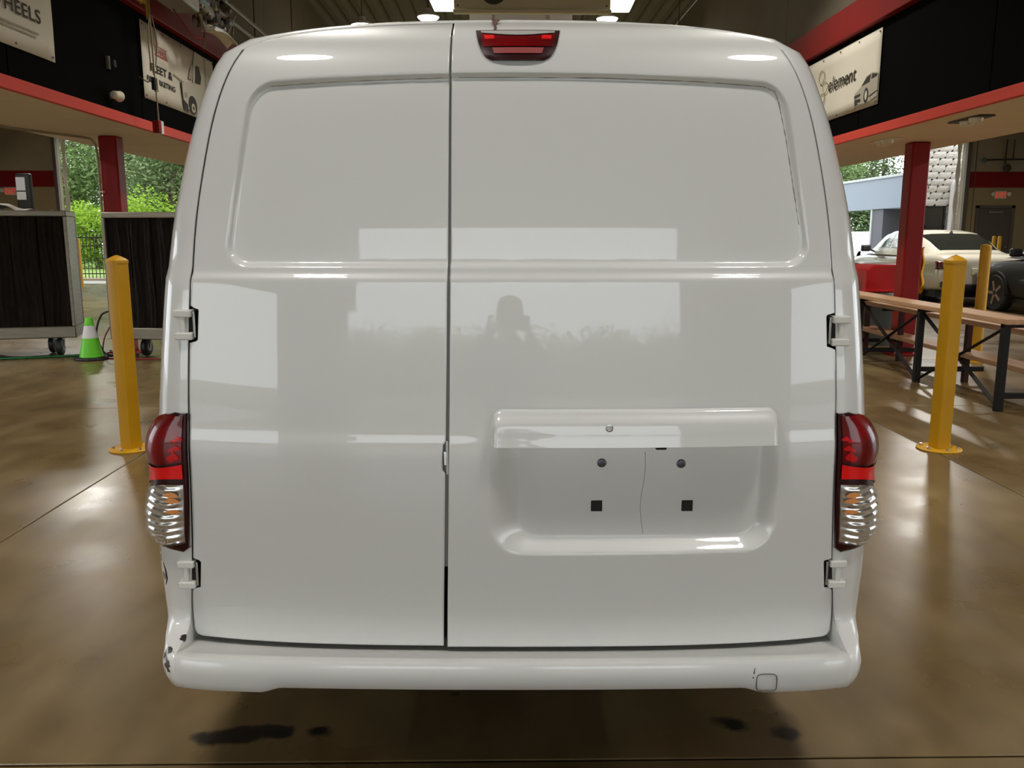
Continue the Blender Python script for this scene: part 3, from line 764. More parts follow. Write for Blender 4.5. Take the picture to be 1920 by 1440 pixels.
# plate garnish with lock, and the empty plate recess
def gar(u, v):
    x = lerp(-.048, .607, u); e = min(x + .048, .607 - x); cut = .030 - math.sqrt(max(0, .030 ** 2 - max(0, .030 - e) ** 2))
    z = lerp(.900, .981 - cut, v); h = interp([(0, .030), (.35, .029), (.62, .026), (.72, .022), (.85, .0145), (.96, .009), (1, .003)], v)
    h *= sstep(-.004, .008, e) * .9 + .1
    return (x, face(x, z) - .005 - h, z)
m = MB(); m.grid(gar, 120, 36)
m.grid(lambda u, v: tuple(Vector(gar(u, 0)) + Vector((0, .062 * v, .001 * v))), 120, 2)
m.grid(lambda u, v: tuple(Vector(gar(0, u)) + Vector((0, .03 * v, 0))), 36, 1); m.grid(lambda u, v: tuple(Vector(gar(1, u)) + Vector((0, .03 * v, 0))), 36, 1)
gn = m.build('plate_garnish', 'van_white', van, smooth=50)
y0 = face(.217, .944) - .033
m = MB(); m.lathe([(.008, .004), (.0085, -.0015), (.006, -.002), (.0055, -.0005), (.001, -.0005)], (.217, y0, .943), 20, 'y'); m.build('door_lock', 'chrome_dull', gn, smooth=40)
PLY = lambda x, z: face(x, z) - .005 + plate(x, z)
for (x, z) in ((.207, .849), (.391, .846)):
    y0 = PLY(x, z); m = MB(); m.lathe([(.0105, .006), (.0105, -.002), (.008, -.004), (.004, -.004), (.0035, -.001), (.0005, -.001)], (x, y0, z), 16, 'y'); m.build('plate_screw', 'screw_grey', van, smooth=40)
for (x, z) in ((.197, .745), (.409, .744)):
    y0 = PLY(x, z); MB().box(x - .013, x + .013, y0 - .003, y0 + .004, z - .013, z + .013).build('square_hole_dark', 'gap_black', van, bevel=.001)  # black squares stand in for the dark of open square holes
MB().box(.325, .350, face(.34, .9) - .012, face(.34, .9) + .01, .888, .8995).build('plate_camera', 'gap_black', van, bevel=.003)
pts = [(.303 + .004 * math.sin(z * 40) + (.006 if z > .82 else 0) * (z - .82) / .06, PLY(.303, z) - .0002, z) for z in [.675 + .2 * k / 20 for k in range(21)]]
MB().tube(pts, .0008, 5).build('hairline_crack', 'van_flange', van)

# grime caught along the edge of the window recess on the right door
def dirt(path, n, r0, r1, seed):
    rn = random.Random(seed); P_ = []
    for k in range(n + 1):
        t = k / n * (len(path) - 1); i = min(int(t), len(path) - 2); f = t - i
        x, z = lerp(path[i][0], path[i + 1][0], f), lerp(path[i][1], path[i + 1][1], f); P_.append((x, face(x, z) - .005 + recess(x, z) - .0002, z))
    MB().tube(P_, [rn.uniform(r0, r1) for _ in P_], 5).build('grime_line', 'grime_soft', van)
dirt([(-.12, 1.7165), (.2, 1.715), (.42, 1.708), (.57, 1.699), (.598, 1.688), (.607, 1.665), (.622, 1.59), (.640, 1.48), (.655, 1.39)], 90, .0003, .0016, 3)
dirt([(-.55, 1.7005), (-.40, 1.708), (-.16, 1.716)], 30, .0002, .0009, 5)

# high-level brake lamp
def hbl(u, v, off, k=1.0):
    z = lerp(1.7525, 1.830, .5 + (v - .5) * k)
    hw = interp([(1.7525, .058), (1.757, .068), (1.766, .077), (1.79, .088), (1.83, .097)], z)
    x = .0135 + hw * (2 * u - 1) * k
    return (x, face(x, z) - .005 - off * (1 - .6 * abs(2 * u - 1) ** 3), z)
m = MB(); m.grid(lambda u, v: hbl(u, v, .010), 20, 12)
for vv in (0, 1): m.grid(lambda u, v: tuple(Vector(hbl(u, vv, .010)) + Vector((0, .03 * v, 0))), 20, 1)
for uu in (0, 1): m.grid(lambda u, v: tuple(Vector(hbl(uu, u, .010)) + Vector((0, .03 * v, 0))), 12, 1)
hb = m.build('high_brake_lamp', 'lamp_maroon', van, smooth=50)
m = MB(); m.grid(lambda u, v: hbl(lerp(.05, .95, u), lerp(.42, .86 - .10 * math.sin(math.pi * u), v), .0125), 16, 8); m.build('lens', 'lamp_dark_red', hb, smooth=60)
m = MB(); m.grid(lambda u, v: hbl(lerp(.16, .84, u), lerp(.20, .38, v), .0125), 12, 4); m.build('lens_bar', 'red_pale', hb, smooth=60)
m = MB(); m.grid(lambda u, v: hbl(lerp(.06, .94, u), lerp(.90 - .10 * math.sin(math.pi * u), .965, v), .0128), 16, 4); m.build('top_strip', 'van_flange', hb, smooth=60)
for uu in (.09, .79):
    m = MB(); m.grid(lambda u, v: hbl(uu + .12 * u, lerp(.66, .80, v), .0135), 4, 4); m.build('lens_facet', 'lamp_red', hb, smooth=60)
m = MB(); m.grid(lambda u, v: (-.040 + (.012 * (1 - .75 * clamp((1 - v) * 2))) * (2 * u - 1) + .002 * math.sin(9 * v), face(-.04, lerp(1.832, 1.864, v)) - .0065, lerp(1.832, 1.871, v)), 4, 8); m.build('rust_streak', 'rust', van, smooth=60)

# ------------------------------------------------------------------ yellow bollards
def square_bollard(loc, rz, label):
    r = thing('bollard', label, 'bollard', loc, rz, 'yellow bollards')
    h = 1.20; a = .049
    m = MB()
    def ring(k, z, rr):
        pts = []
        for cx, cy in ((1, 1), (-1, 1), (-1, -1), (1, -1)):
            a0 = math.atan2(cy, cx) - math.pi / 4
            for j in range(4):
                t = a0 + j / 3 * math.pi / 2; pts.append((cx * (k - rr) + rr * math.cos(t), cy * (k - rr) + rr * math.sin(t), z))
        return pts
    lv = [ring(a, .012, .014), ring(a, h, .014)]
    for L_ in lv: m.v += L_
    n = 16; m.f += [(i, (i + 1) % n, n + (i + 1) % n, n + i) for i in range(n)]
    m.build('post', 'bollard_yellow', r, smooth=30)
    m = MB(); rows_ = [ring(a + .003, h - .012, .016), ring(a + .003, h + .006, .016), ring(a - .008, h + .018, .018), ring(a - .03, h + .034, .02), ring(a - .05, h + .040, .006)]
    for L_ in rows_: m.v += L_
    for j in range(len(rows_) - 1): m.f += [(j * n + i, j * n + (i + 1) % n, (j + 1) * n + (i + 1) % n, (j + 1) * n + i) for i in range(n)]
    m.f.append(tuple(range(4 * n, 5 * n))); m.build('cap', 'bollard_yellow', r, smooth=40)
    m = MB(); m.lathe([(.135, 0), (.137, .008), (.130, .013), (.05, .013)], n=32); m.build('base_plate', 'bollard_yellow', r, smooth=40)
    for k in range(6):
        t = k / 6 * 2 * math.pi + .3; c, s_ = .108 * math.cos(t), .108 * math.sin(t)
        MB().cyl((c, s_, .013), (c, s_, .028), .010, 6).build('bolt', 'chrome_dull', r)
def round_bollard(loc, label, h=1.23, rad=.055):
    r = thing('bollard', label, 'bollard', loc, 0, 'yellow bollards')
    m = MB(); m.lathe([(rad, .01), (rad, h), (rad * .93, h + .012), (rad * .6, h + .025), (.002, h + .03)], n=24); m.build('post', 'bollard_yellow', r, smooth=40)
    m = MB(); m.lathe([(.12, 0), (.122, .008), (.116, .012), (.04, .012)], n=24); m.build('base_plate', 'bollard_yellow', r, smooth=40)
square_bollard((-2.37, 5.39, 0), R(24 + 38), 'yellow square bollard with bolted flange left of the van')
square_bollard((2.84, 5.31, 0), R(-26 + 38), 'yellow square bollard with bolted flange right of the van, before the bleacher')
round_bollard((5.17, 9.08, 0), 'round yellow bollard beside the black car beyond the bleacher')
round_bollard((4.19, 10.42, 0), 'round yellow bollard half hidden by the van edge, left of the red column')
round_bollard((-10.98, 22.7, 0), 'round yellow bollard by the far left bay opening, seen between the carts', 1.22, .08)
round_bollard((12.86, 22.0, 0), 'small round yellow bollard in front of the brown door', 1.28, .05)
round_bollard((13.06, 22.6, 0), 'small yellow bollard right behind the one by the brown door', 1.28, .05)

# ------------------------------------------------------------------ wheeled coolers (dark pads in aluminium frames)
def cooler(loc, rz, wdt, label, d=.50, z1=1.62):
    r = thing('wheeled_cooler', label, 'cooler', loc, rz, 'wheeled coolers on the left')
    z0 = .212
    for x in (.004, wdt - .016): MB().box(x, x + .012, .036, d - .036, z0 + .13, z1 - .065).build('side_panel', 'aluminium', r)
    MB().box(0, wdt, 0, d, z0, z0 + .13).build('water_tray', 'aluminium', r, bevel=.012)
    MB().box(0, wdt, 0, d, z1 - .065, z1).build('top_cover', 'aluminium', r, bevel=.01)
    for x in (0, wdt - .035):
        for y in (0, d - .035):
            MB().box(x, x + .035, y, y + .035, z0 + .13, z1 - .065).build('corner_post', 'aluminium', r, bevel=.005)
    MB().box(.03, wdt - .03, .12, d - .03, z0 + .13, z1 - .065).build('fan_housing', 'fixture_dark', r)
    n = max(3, round(wdt / .27))
    for k in range(n):
        a = .04 + (wdt - .08) * k / n; b = .04 + (wdt - .08) * (k + 1) / n - .006; ph = random.random() * 6
        m = MB()
        m.grid(lambda u, v: (lerp(a, b, u), .040 + .012 * math.sin(u * 9 + ph) + .006 * math.sin(u * 31 + 1.5 * math.sin(v * 7 + ph)) + .003 * math.sin(v * 60 + ph), lerp(z0 + .13, z1 - .065, v)), 26, 30)
        m.build('cooling_pad', 'pad_brown', r, smooth=60)
    for (x, y) in ((.16, .10), (wdt - .19, .08), (wdt - .34, d - .09), (.30, d - .09)):
        m = MB(); m.lathe([(.03, -.03), (.08, -.034), (.10, -.022), (.104, 0), (.10, .022), (.08, .034), (.03, .03)], (x, y, .105), 22, 'x'); cs = m.build('caster', 'caster_rubber', r, smooth=40)
        m = MB(); m.cyl((x - .037, y, .105), (x + .037, y, .105), .045, 16); m.build('caster_hub', 'steel_grey', cs, smooth=40)
        m = MB()
        for s in (-1, 1): m.bar((x + s * .042, y, .095), (x + s * .042, y + .03, .20), .03, .006, (1, 0, 0))
        m.box(x - .046, x + .046, y - .01, y + .07, .196, .212); m.build('caster_fork', 'steel_grey', cs)
    return r
cooler((-6.43, 9.22, 0), R(15), 1.72, 'wheeled cooler with brown pads and aluminium frame at the left edge of the photo')
cooler((-4.315, 9.50, 0), R(-7), 1.60, 'wheeled cooler with brown pads half hidden behind the left side of the van', .30, 1.60)
sh = MB(); sh.grid(lambda u, v: (lerp(-5.60, -5.12, u) + .05 * v, lerp(9.50, 9.86, v) + .13 * u, 1.625 + .10 * max(0, 1 - abs(u - .25) * 2.4) * (1 - v * .6) + .012 * math.sin(u * 14 + v * 6)), 14, 8)
tag(sh.build('white_sheet', 'cloth_white', smooth=70, solid=.006), 'crumpled white sheet lying on top of the left metal cooler', 'cloth')

# traffic cone
cn = thing('traffic_cone', 'lime green traffic cone with white collar between the two coolers', 'cone', (-4.50, 9.42, 0), R(12))
m = MB(); m.lathe([(.125, .03), (.118, .06), (.082, .24)], n=28, caps=False); m.build('lower_cone', 'cone_green', cn, smooth=50)
m = MB(); m.lathe([(.084, .24), (.053, .375)], n=28, caps=False); m.build('reflective_collar', 'cone_white', cn, smooth=50)
m = MB(); m.lathe([(.052, .375), (.036, .455), (.03, .46), (.024, .455), (.024, .43)], n=28, caps=False); m.build('tip', 'cone_green', cn, smooth=50)
m = MB(); m.lathe([(.19, 0), (.19, .02), (.17, .032), (.115, .034)], n=8); m.build('base', 'hose_black', cn, bevel=.006)

# hoses and leads on the floor round the coolers
def hose(name, pts, rad, m_, label):
    # smooth the polyline
    out = []
    P = [Vector(p) for p in pts]
    for i in range(len(P) - 1):
        p0 = P[max(i - 1, 0)]; p1 = P[i]; p2 = P[i + 1]; p3 = P[min(i + 2, len(P) - 1)]
        for k in range(6):
            t = k / 6; out.append(.5 * ((2 * p1) + (p2 - p0) * t + (2*p0 - 5*p1 + 4*p2 - p3) * t*t + (3*p1 - p0 - 3*p2 + p3) * t**3))
    out.append(P[-1])
    return tag(MB().tube(out, rad, 8).build(name, m_, smooth=60), label, 'hose' if 'hose' in name else 'cable')
hose('garden_hose', [(-6.4, 9.35, .012), (-5.9, 9.28, .012), (-5.4, 9.40, .012), (-5.0, 9.55, .012), (-4.6, 9.68, .012), (-4.1, 9.64, .012)], .012, 'hose_green', 'green hose on the floor under the left cooler')
hose('power_cable', [(-6.3, 9.6, .01), (-5.9, 9.50, .01), (-5.7, 9.62, .018), (-5.5, 9.55, .01), (-5.65, 9.50, .026), (-5.35, 9.52, .01), (-5.1, 9.62, .01), (-4.8, 9.66, .01)], .009, 'hose_black', 'black cable tangled on the floor under the left cooler')
hose('drain_hose', [(-4.34, 9.62, .52), (-4.45, 9.62, .47), (-4.52, 9.62, .28), (-4.48, 9.62, .10), (-4.40, 9.64, .015), (-4.1, 9.70, .012)], .011, 'hose_black', 'black drain hose looping down beside the green cone')
hose('supply_hose', [(-4.34, 9.56, .34), (-4.40, 9.54, .22), (-4.42, 9.52, .06), (-4.36, 9.46, .010), (-4.2, 9.40, .010), (-3.7, 9.36, .010)], .008, 'hose_red', 'thin dark red hose running under the right cooler')

# ------------------------------------------------------------------ bleacher bench
bl = thing('bleacher', 'wooden plank bleacher on a braced black steel frame right of the van', 'bleacher', (3.87, 6.42, 0))
Y0, Y1 = 0, 3.70
for x0_, x1_, z in ((0, .26, .725), (.29, .52, .615), (.40, .64, .285)):
    m = MB(); m.box(x0_, x1_, Y0 + (.0 if z > .6 else .02), Y1, z - .042, z); m.build('plank', 'bench_wood', bl, bevel=.005)
leg_y = (.07, 1.40, 2.74, 3.60)
for ly in leg_y:
    MB().box(.01, .065, ly - .027, ly + .027, 0, .683).build('tall_leg', 'bench_steel', bl, bevel=.003)
    MB().box(.47, .52, ly - .025, ly + .025, 0, .573).build('middle_leg', 'bench_steel_brown', bl, bevel=.003)
    MB().box(.40, .64, ly - .02, ly + .02, .215, .243).build('seat_bracket', 'bench_steel', bl, bevel=.003)
    MB().box(.065, .66, ly - .02, ly + .02, .10, .145).build('base_beam', 'bench_steel', bl, bevel=.003)
    MB().box(.01, .30, ly - .02, ly + .02, .655, .683).build('seat_bracket', 'bench_steel', bl, bevel=.003)
    MB().box(.28, .53, ly - .02, ly + .02, .545, .573).build('seat_bracket', 'bench_steel', bl, bevel=.003)
for a, b in zip(leg_y[:-1], leg_y[1:]):
    m = MB(); m.bar((.036, a + .02, .645), (.036, b - .02, .03), .006, .040, (1, 0, 0)); m.build('cross_brace', 'bench_steel', bl)
    m = MB(); m.bar((.046, a + .02, .03), (.046, b - .02, .645), .006, .040, (1, 0, 0)); m.build('cross_brace', 'bench_steel', bl)

# waste bin with red lid
bn = thing('waste_bin', 'grey waste bin with boxy red lid behind the bleacher', 'bin', (4.80, 10.62, 0))
m = MB(); m.lathe([(.24, 0), (.245, .02), (.275, .66), (.28, .68)], n=28); m.build('barrel', 'bin_grey', bn, smooth=40)
m = MB(); m.lathe([(.285, .60), (.29, .62), (.29, .655), (.285, .66)], n=28); m.build('rim_ring', 'steel_grey', bn, smooth=40)
m = MB()
for sx in (0,):
    m.prism([(-.335, .675), (.335, .675), (.335, .945), (.25, .995), (-.25, .995), (-.335, .945)], lambda a, b: (a, -.27, b), lambda a, b: (a, .27, b))
m.build('lid', 'bin_red', bn, bevel=.02, segs=3)
MB().box(-.35, .35, -.285, .285, .665, .70).build('lid_rim', 'bin_red', bn, bevel=.01)
MB().box(-.33, .33, -.268, -.262, .90, .925).build('flap_edge', 'red_stripe', bn)

# yellow rag hanging at the column
rg = MB()
rg.grid(lambda u, v: (4.775 + .030 * math.sin(u * 7) * (1 - .5 * v) + .05 * (u - .4) * (1 - v) + .01 * math.sin(v * 12), 9.66 + .10 * (u - .5) * (1.3 - v), .745 + .46 * v + (.05 * math.sin(u * 11) if v < .2 else 0)), 20, 20)
tag(rg.build('yellow_rag', 'cloth_yellow', smooth=80, solid=.008), 'yellow rag hanging against the red column beyond the bleacher', 'cloth')
MB().cyl((4.745, 9.66, 1.20), (4.80, 9.66, 1.215), .006, 8).build('hook', 'steel_grey', bpy.data.objects['yellow_rag'])

# ------------------------------------------------------------------ banners
def banner(side, ya, yb, z0, z1, label):
    x = XL - .012 if side < 0 else XR + .012
    r = thing('banner', label, 'banner', (x, 0, 0), 0, 'banners on the black bulkheads')
    if side < 0: r.location.z = CAM_H * (1 - KL); r.scale = (1, KL, KL)
    m = MB(); n = 18
    m.grid(lambda u, v: (-side * (.004 + .006 * math.sin(u * 8) * math.sin(v * 3)), lerp(ya, yb, u), lerp(z0, z1, v)), n, 6)
    m.build('vinyl_sheet', 'banner', r, smooth=60, solid=.002)
    for k in range(5):
        for z in (z0 + .03, z1 - .03):
            yy = lerp(ya + .04, yb - .04, k / 4); MB().cyl((-side * .008, yy, z), (-side * .014, yy, z), .010, 8).build('eyelet', 'machine_grey', r)
    return r
def flat(r, side, pts, m_, name, d=.012):
    m = MB(); m.prism(pts, lambda a, b: (-side * d, a, b), lambda a, b: (-side * (d + .0015), a, b)); return m.build(name, m_, r)
def disc(r, side, cy, cz, ry, rz_, m_, name, d, n=20):
    return flat(r, side, [(cy + ry * math.cos(2 * math.pi * k / n), cz + rz_ * math.sin(2 * math.pi * k / n)) for k in range(n)], m_, name, d)
# 1: wheels banner, cut by the left edge of the picture
b1_ = banner(-1, 4.85, 6.955, 2.665, 3.385, 'cream banner reading WHEELS at the upper left corner of the photo')
fnL = lambda y0, z0, d=.014: (lambda a, b: (d, y0 + a, z0 + b))
text_mesh('WHEELS', .135, 'print_black', 'lettering', b1_, fnL(6.095, 2.903), 1, bold=.002, spacing=1.08, fit=.68)
for za, ya, yb in ((2.823, 5.6, 6.73), (2.793, 5.7, 6.69)):
    flat(b1_, -1, [(ya, za - .006), (yb, za - .006), (yb, za + .006), (ya, za + .006)], 'print_grey', 'small_print')
# 2: fleet banner with truck
b2_ = banner(-1, 8.645, 10.74, 2.662, 3.380, 'cream banner with a truck picture above the left cooler')
text_mesh('U-HAUL', .085, 'print_red', 'logo_lettering', b2_, fnL(8.965, 3.135), .92, bold=.002, fit=.30)
for z in (3.205, 3.112):
    flat(b2_, -1, [(8.945, z), (9.285, z), (9.285, z + (.006 if z > 3.2 else .016)), (8.945, z + (.006 if z > 3.2 else .016))], 'print_red', 'logo_rule')
text_mesh('FLEET &', .105, 'print_black', 'lettering', b2_, fnL(8.81, 2.945), 1.45, bold=.003, fit=.58)
text_mesh('REMARKETING', .07, 'print_black', 'lettering', b2_, fnL(8.715, 2.838), 1.30, bold=.002, fit=.735)
flat(b2_, -1, [(9.42, 3.02), (10.0, 2.96), (10.0, 2.95), (9.42, 3.005)], 'print_grey', 'printed_line')
flat(b2_, -1, [(9.98, 2.80), (10.72, 2.72), (10.72, 3.34), (10.10, 3.375), (10.03, 3.20)], 'print_pale', 'printed_truck_body')
flat(b2_, -1, [(10.42, 2.80), (10.48, 2.80), (10.46, 3.36), (10.40, 3.36)], 'print_grey', 'printed_truck_edge', .0145)
flat(b2_, -1, [(10.06, 3.03), (10.24, 3.04), (10.28, 3.12), (10.22, 3.235), (10.11, 3.225)], 'print_black', 'printed_window', .0145)
flat(b2_, -1, [(9.86, 3.05), (9.98, 3.05), (10.02, 3.20), (9.97, 3.205)], 'print_grey', 'printed_window', .0145)
flat(b2_, -1, [(9.63, 2.97), (9.95, 3.02), (10.3, 3.0), (10.3, 2.70), (9.66, 2.72)], 'print_pale', 'printed_hood', .013)
flat(b2_, -1, [(9.61, 2.97), (9.65, 2.98), (9.67, 2.80), (9.80, 2.76), (9.80, 2.67), (9.66, 2.70)], 'print_black', 'printed_grille', .0145)
flat(b2_, -1, [(9.70, 2.88), (9.80, 2.89), (9.80, 2.83), (9.70, 2.82)], 'print_grey', 'printed_headlamp', .0145)
disc(b2_, -1, 9.95, 2.775, .135, .10, 'print_black', 'printed_tyre', .0155)
disc(b2_, -1, 9.96, 2.745, .062, .05, 'print_pale', 'printed_wheel', .0175)
disc(b2_, -1, 9.96, 2.745, .025, .02, 'print_black', 'printed_hub', .0195)
# 3: element banner with car
b3_ = banner(1, 8.865, 10.95, 2.652, 3.383, 'cream banner reading element with a car picture at the upper right')
text_mesh('element', .215, 'print_black', 'lettering', b3_, lambda a, b: (-.014, 10.20 - a, 2.975 + b), .98, shear=.12, bold=.002, fit=.775)
for (cy, cz, ry, rz_) in ((10.42, 3.17, .085, .075), (10.30, 3.04, .075, .065), (10.37, 2.92, .07, .06)):
    m = MB(); m.tube([(-.016, cy + ry * math.cos(t * math.pi / 12), cz + rz_ * math.sin(t * math.pi / 12)) for t in range(25)], .005, 5); m.build('printed_loop', 'print_green', b3_)
flat(b3_, 1, [(9.43, 2.70), (9.10, 2.70), (8.872, 2.735), (8.872, 2.955), (9.02, 2.985), (9.15, 2.965), (9.27, 2.88), (9.43, 2.83)], 'print_grey', 'printed_car_body')
flat(b3_, 1, [(9.26, 2.885), (9.14, 2.955), (9.045, 2.97), (9.07, 2.90)], 'print_black', 'printed_windscreen', .0145)
flat(b3_, 1, [(9.03, 2.92), (9.01, 2.97), (8.885, 2.95), (8.90, 2.93)], 'print_black', 'printed_side_window', .0145)
flat(b3_, 1, [(9.43, 2.81), (9.28, 2.815), (9.28, 2.79), (9.43, 2.78)], 'print_black', 'printed_headlamp', .0145)
flat(b3_, 1, [(9.42, 2.77), (9.27, 2.76), (9.26, 2.715), (9.41, 2.705)], 'print_black', 'printed_grille', .0145)
flat(b3_, 1, [(9.33, 2.725), (9.22, 2.72), (9.22, 2.71), (9.33, 2.715)], 'print_pale', 'printed_bumper', .0165)
disc(b3_, 1, 9.135, 2.775, .055, .075, 'print_black', 'printed_tyre', .0155)
disc(b3_, 1, 9.13, 2.775, .028, .045, 'print_pale', 'printed_wheel', .0175)
flat(b3_, 1, [(9.06, 2.76), (8.875, 2.79), (8.875, 2.78), (9.06, 2.745)], 'print_black', 'printed_sill', .0145)

# ------------------------------------------------------------------ small fittings on the bulkheads
fd = thing('flood_lamp', 'small round white flood lamp on the left black panel', 'lamp', (XL + .02, 7.90, 2.565))
m = MB(); m.cyl((0, 0, 0), (.05, -.02, 0), .03, 14); m.build('mount', 'machine_grey', fd, smooth=40)
m = MB(); m.lathe([(.02, -.06), (.033, -.05), (.040, .03), (.048, .06), (.042, .065), (.01, .06)], (.065, -.02, 0), 20, 'y'); m.build('lamp_head', 'flood_white', fd, smooth=40)
sb = thing('wall_sensor', 'small grey sensor bracket high on the left black panel', 'sensor', (XL + .02, 7.88, 2.84))
MB().box(0, .03, -.012, .012, -.055, .055).build('bracket', 'machine_grey', sb, bevel=.004)
MB().box(.0, .06, .02, .07, -.03, .03).build('sensor_body', 'hose_black', sb, bevel=.008)
def soffit_light(loc, label, dark):
    r = thing('soffit_light', label, 'light fixture', loc, 0, 'unlit soffit lights on the right')
    MB().box(-.07, .07, -.26, .26, -.015, 0).build('base_tray', 'fixture_dark' if dark else 'fixture_cream', r, bevel=.004)
    m = MB(); m.lathe([(.06, 0), (.055, -.03), (.035, -.045), (.002, -.05)], (-.03, -.14, -.015), 18); m.build('lens_dome', 'flood_white', r, smooth=40)
    m = MB(); m.lathe([(.06, 0), (.055, -.03), (.035, -.045), (.002, -.05)], (.02, .10, -.015), 18); m.build('lens_dome', 'flood_white', r, smooth=40)
soffit_light((4.17, 9.45, 2.36), 'pale soffit light on the right, nearest the red column', False)
soffit_light((4.13, 7.68, 2.36), 'soffit light with dark tray on the right, nearest the photo edge', True)
soffit_light((4.45, 6.55, 2.36), 'pale soffit light at the right edge of the photo', False)

# pull-cord control hanging by the fleet banner
pc = thing('pull_cord', 'hanging cord and conduit with control handle in front of the truck banner', 'cord', (-3.2, 8.38, 2.30))
m = MB(); m.tube([(0, -.02, 1.38), (.0, -.01, .95), (0, .0, .6), (0, .03, .09)], .007, 8); m.build('conduit', 'cord_tan', pc, smooth=60)
m = MB(); m.tube([(.0, -.02, 1.06), (.01, -.09, .93), (.01, -.12, .80), (.01, -.10, .62), (.0, -.01, .52)], .006, 6); m.build('loop_cord', 'cord_tan', pc, smooth=60)
m = MB(); m.tube([(.01, 0, 1.05), (.02, .05, .90), (.02, .06, .80), (.01, .02, .60)], .006, 6); m.build('loop_cord', 'cord_tan', pc, smooth=60)
m = MB(); m.tube([(.0, .0, .50), (-.02, -.12, .44), (-.03, -.30, .46)], .005, 6); m.build('loose_cord', 'hose_black', pc, smooth=60)
MB().box(-.02, .02, -.045, -.005, .385, .50).build('grip', 'hose_black', pc, bevel=.01)
MB().box(-.02, .02, .02, .05, .38, .50).build('switch_box', 'flood_white', pc, bevel=.004)
MB().box(-.03, .03, .0, .07, -.005, .115).build('counterweight', 'fixture_white', pc, bevel=.005)
MB().box(-.025, .035, -.07, 0, .0, .11).build('red_bracket', 'red_stripe', pc, bevel=.004)

# overhead machinery hung at the left beam
om = thing('overhead_machine', 'tangled overhead hoist machinery hanging at the red beam, upper left', 'machine', (-3.1, 8.9, 3.45))
MB().box(-.10, .16, -.55, .10, .06, .36).build('housing', 'machine_grey', om, bevel=.03)
m = MB(); m.lathe([(.05, -.16), (.13, -.14), (.14, .1), (.11, .14), (.04, .16)], (.04, .28, .27), 18, 'y'); m.build('motor', 'machine_dark', om, smooth=40)
m = MB(); m.lathe([(.03, -.1), (.10, -.09), (.10, .09), (.03, .1)], (.08, .46, .33), 18, 'x'); m.build('drum', 'machine_dark', om, smooth=40)
m = MB(); m.lathe([(.03, -.1), (.085, -.09), (.085, .09), (.03, .1)], (.06, .70, .20), 18, 'x'); m.build('pulley', 'machine_dark', om, smooth=40)
m = MB(); m.lathe([(.02, -.06), (.06, -.05), (.06, .05), (.02, .06)], (.10, .60, .42), 14, 'x'); m.build('pulley', 'machine_olive', om, smooth=40)
MB().box(-.02, .14, .30, .62, .13, .26).build('gearbox', 'machine_grey', om, bevel=.03)
MB().box(.0, .12, .75, 1.05, .16, .34).build('gearbox', 'machine_dark', om, bevel=.03)
for k in range(9):
    a = Vector((random.uniform(-.05, .16), random.uniform(.15, 1.05), random.uniform(.05, .35))); p = [a]
    for _ in range(3): a = a + Vector((random.uniform(-.05, .05), random.uniform(.05, .2), random.uniform(-.12, .12))); p.append(a)
    MB().tube(p, random.choice((.008, .012, .016)), 6).build('linkage', random.choice(('machine_dark', 'machine_grey', 'pipe_steel')), om, smooth=60)
for k, (x_, y_, z_, r_, l_) in enumerate(((.10, .14, .30, .07, .10), (.14, .36, .40, .06, .08), (.02, .55, .10, .05, .09), (.16, .82, .30, .06, .10), (.05, .92, .22, .07, .08), (.12, .66, .30, .055, .12), (.0, .40, .30, .06, .10), (.15, 1.02, .20, .045, .08))):
    m = MB(); m.lathe([(r_ * .3, -l_), (r_, -l_ * .8), (r_ * 1.05, 0), (r_ * .9, l_ * .8), (r_ * .3, l_)], (x_, y_, z_), 14, 'xyz'[k % 3]); m.build('actuator', ('machine_dark', 'machine_dark', 'machine_grey', 'machine_dark')[k % 4], om, smooth=40)
for k in range(10):
    y = .25 + .09 * k; m = MB(); m.lathe([(.01, -.02), (.025, -.015), (.025, .015), (.01, .02)], (.12, y, .10 + .12 * random.random()), 8, 'x'); m.build('fastener', random.choice(('chrome_dull', 'machine_grey', 'machine_dark')), om, smooth=40)
m = MB(); m.grid(lambda u, v: (-.02 + .16 * v, lerp(.62, 1.50, u), .02 + .05 * math.sin(u * math.pi) + .06 * math.sin(v * math.pi)), 12, 6); m.build('white_pan', 'cloth_white', om, smooth=70, solid=.01)
m = MB(); m.tube([(.02, -.25, .02), (.05, .0, -.10), (.03, .25, -.13), (.06, .45, -.10), (.04, .6, .05)], .006, 6); m.build('slack_cable', 'red_stripe', om, smooth=60)
for (x, z, rr, mm) in ((.20, .36, .022, 'pipe_steel'), (.14, .24, .035, 'pipe_steel'), (.26, .30, .016, 'machine_grey')):
    m = MB(); m.cyl((x, .55, z), (x, 4.8, z), rr, 12); m.build('rail', mm, om, smooth=40)
m = MB(); m.bar((.10, 1.15, .10), (.22, 1.15, .34), .02, .012); m.build('rail_bracket', 'pipe_steel', om)
for y in (-.3, .6, 2.2, 4.2):
    MB().cyl((.12, y, .30), (.12, y, 2.145), .008, 6).build('hanger_rod', 'machine_dark', om)
ys_ = thing('yellow_strap', 'yellow strap and hook at the top of the left red beam', 'strap', (-3.25, 8.35, 3.42))
m = MB(); m.bar((0, -.62, .06), (.0, -.02, .05), .03, .05); m.build('arm', 'strap_yellow', ys_)
m = MB(); m.tube([(0, .0, .12), (.02, .04, .02), (.02, .05, -.10)], .018, 8); m.build('strap_tail', 'strap_yellow', ys_, smooth=60)
m = MB(); m.lathe([(.02, -.03), (.05, -.02), (.05, .02), (.02, .03)], (.0, .0, .07), 12, 'x'); m.build('clamp', 'strap_yellow', ys_, smooth=40)
m = MB(); m.cyl((0, .0, .09), (0, 0, 2.17), .008, 6); m.build('hanger_rod', 'machine_dark', ys_)
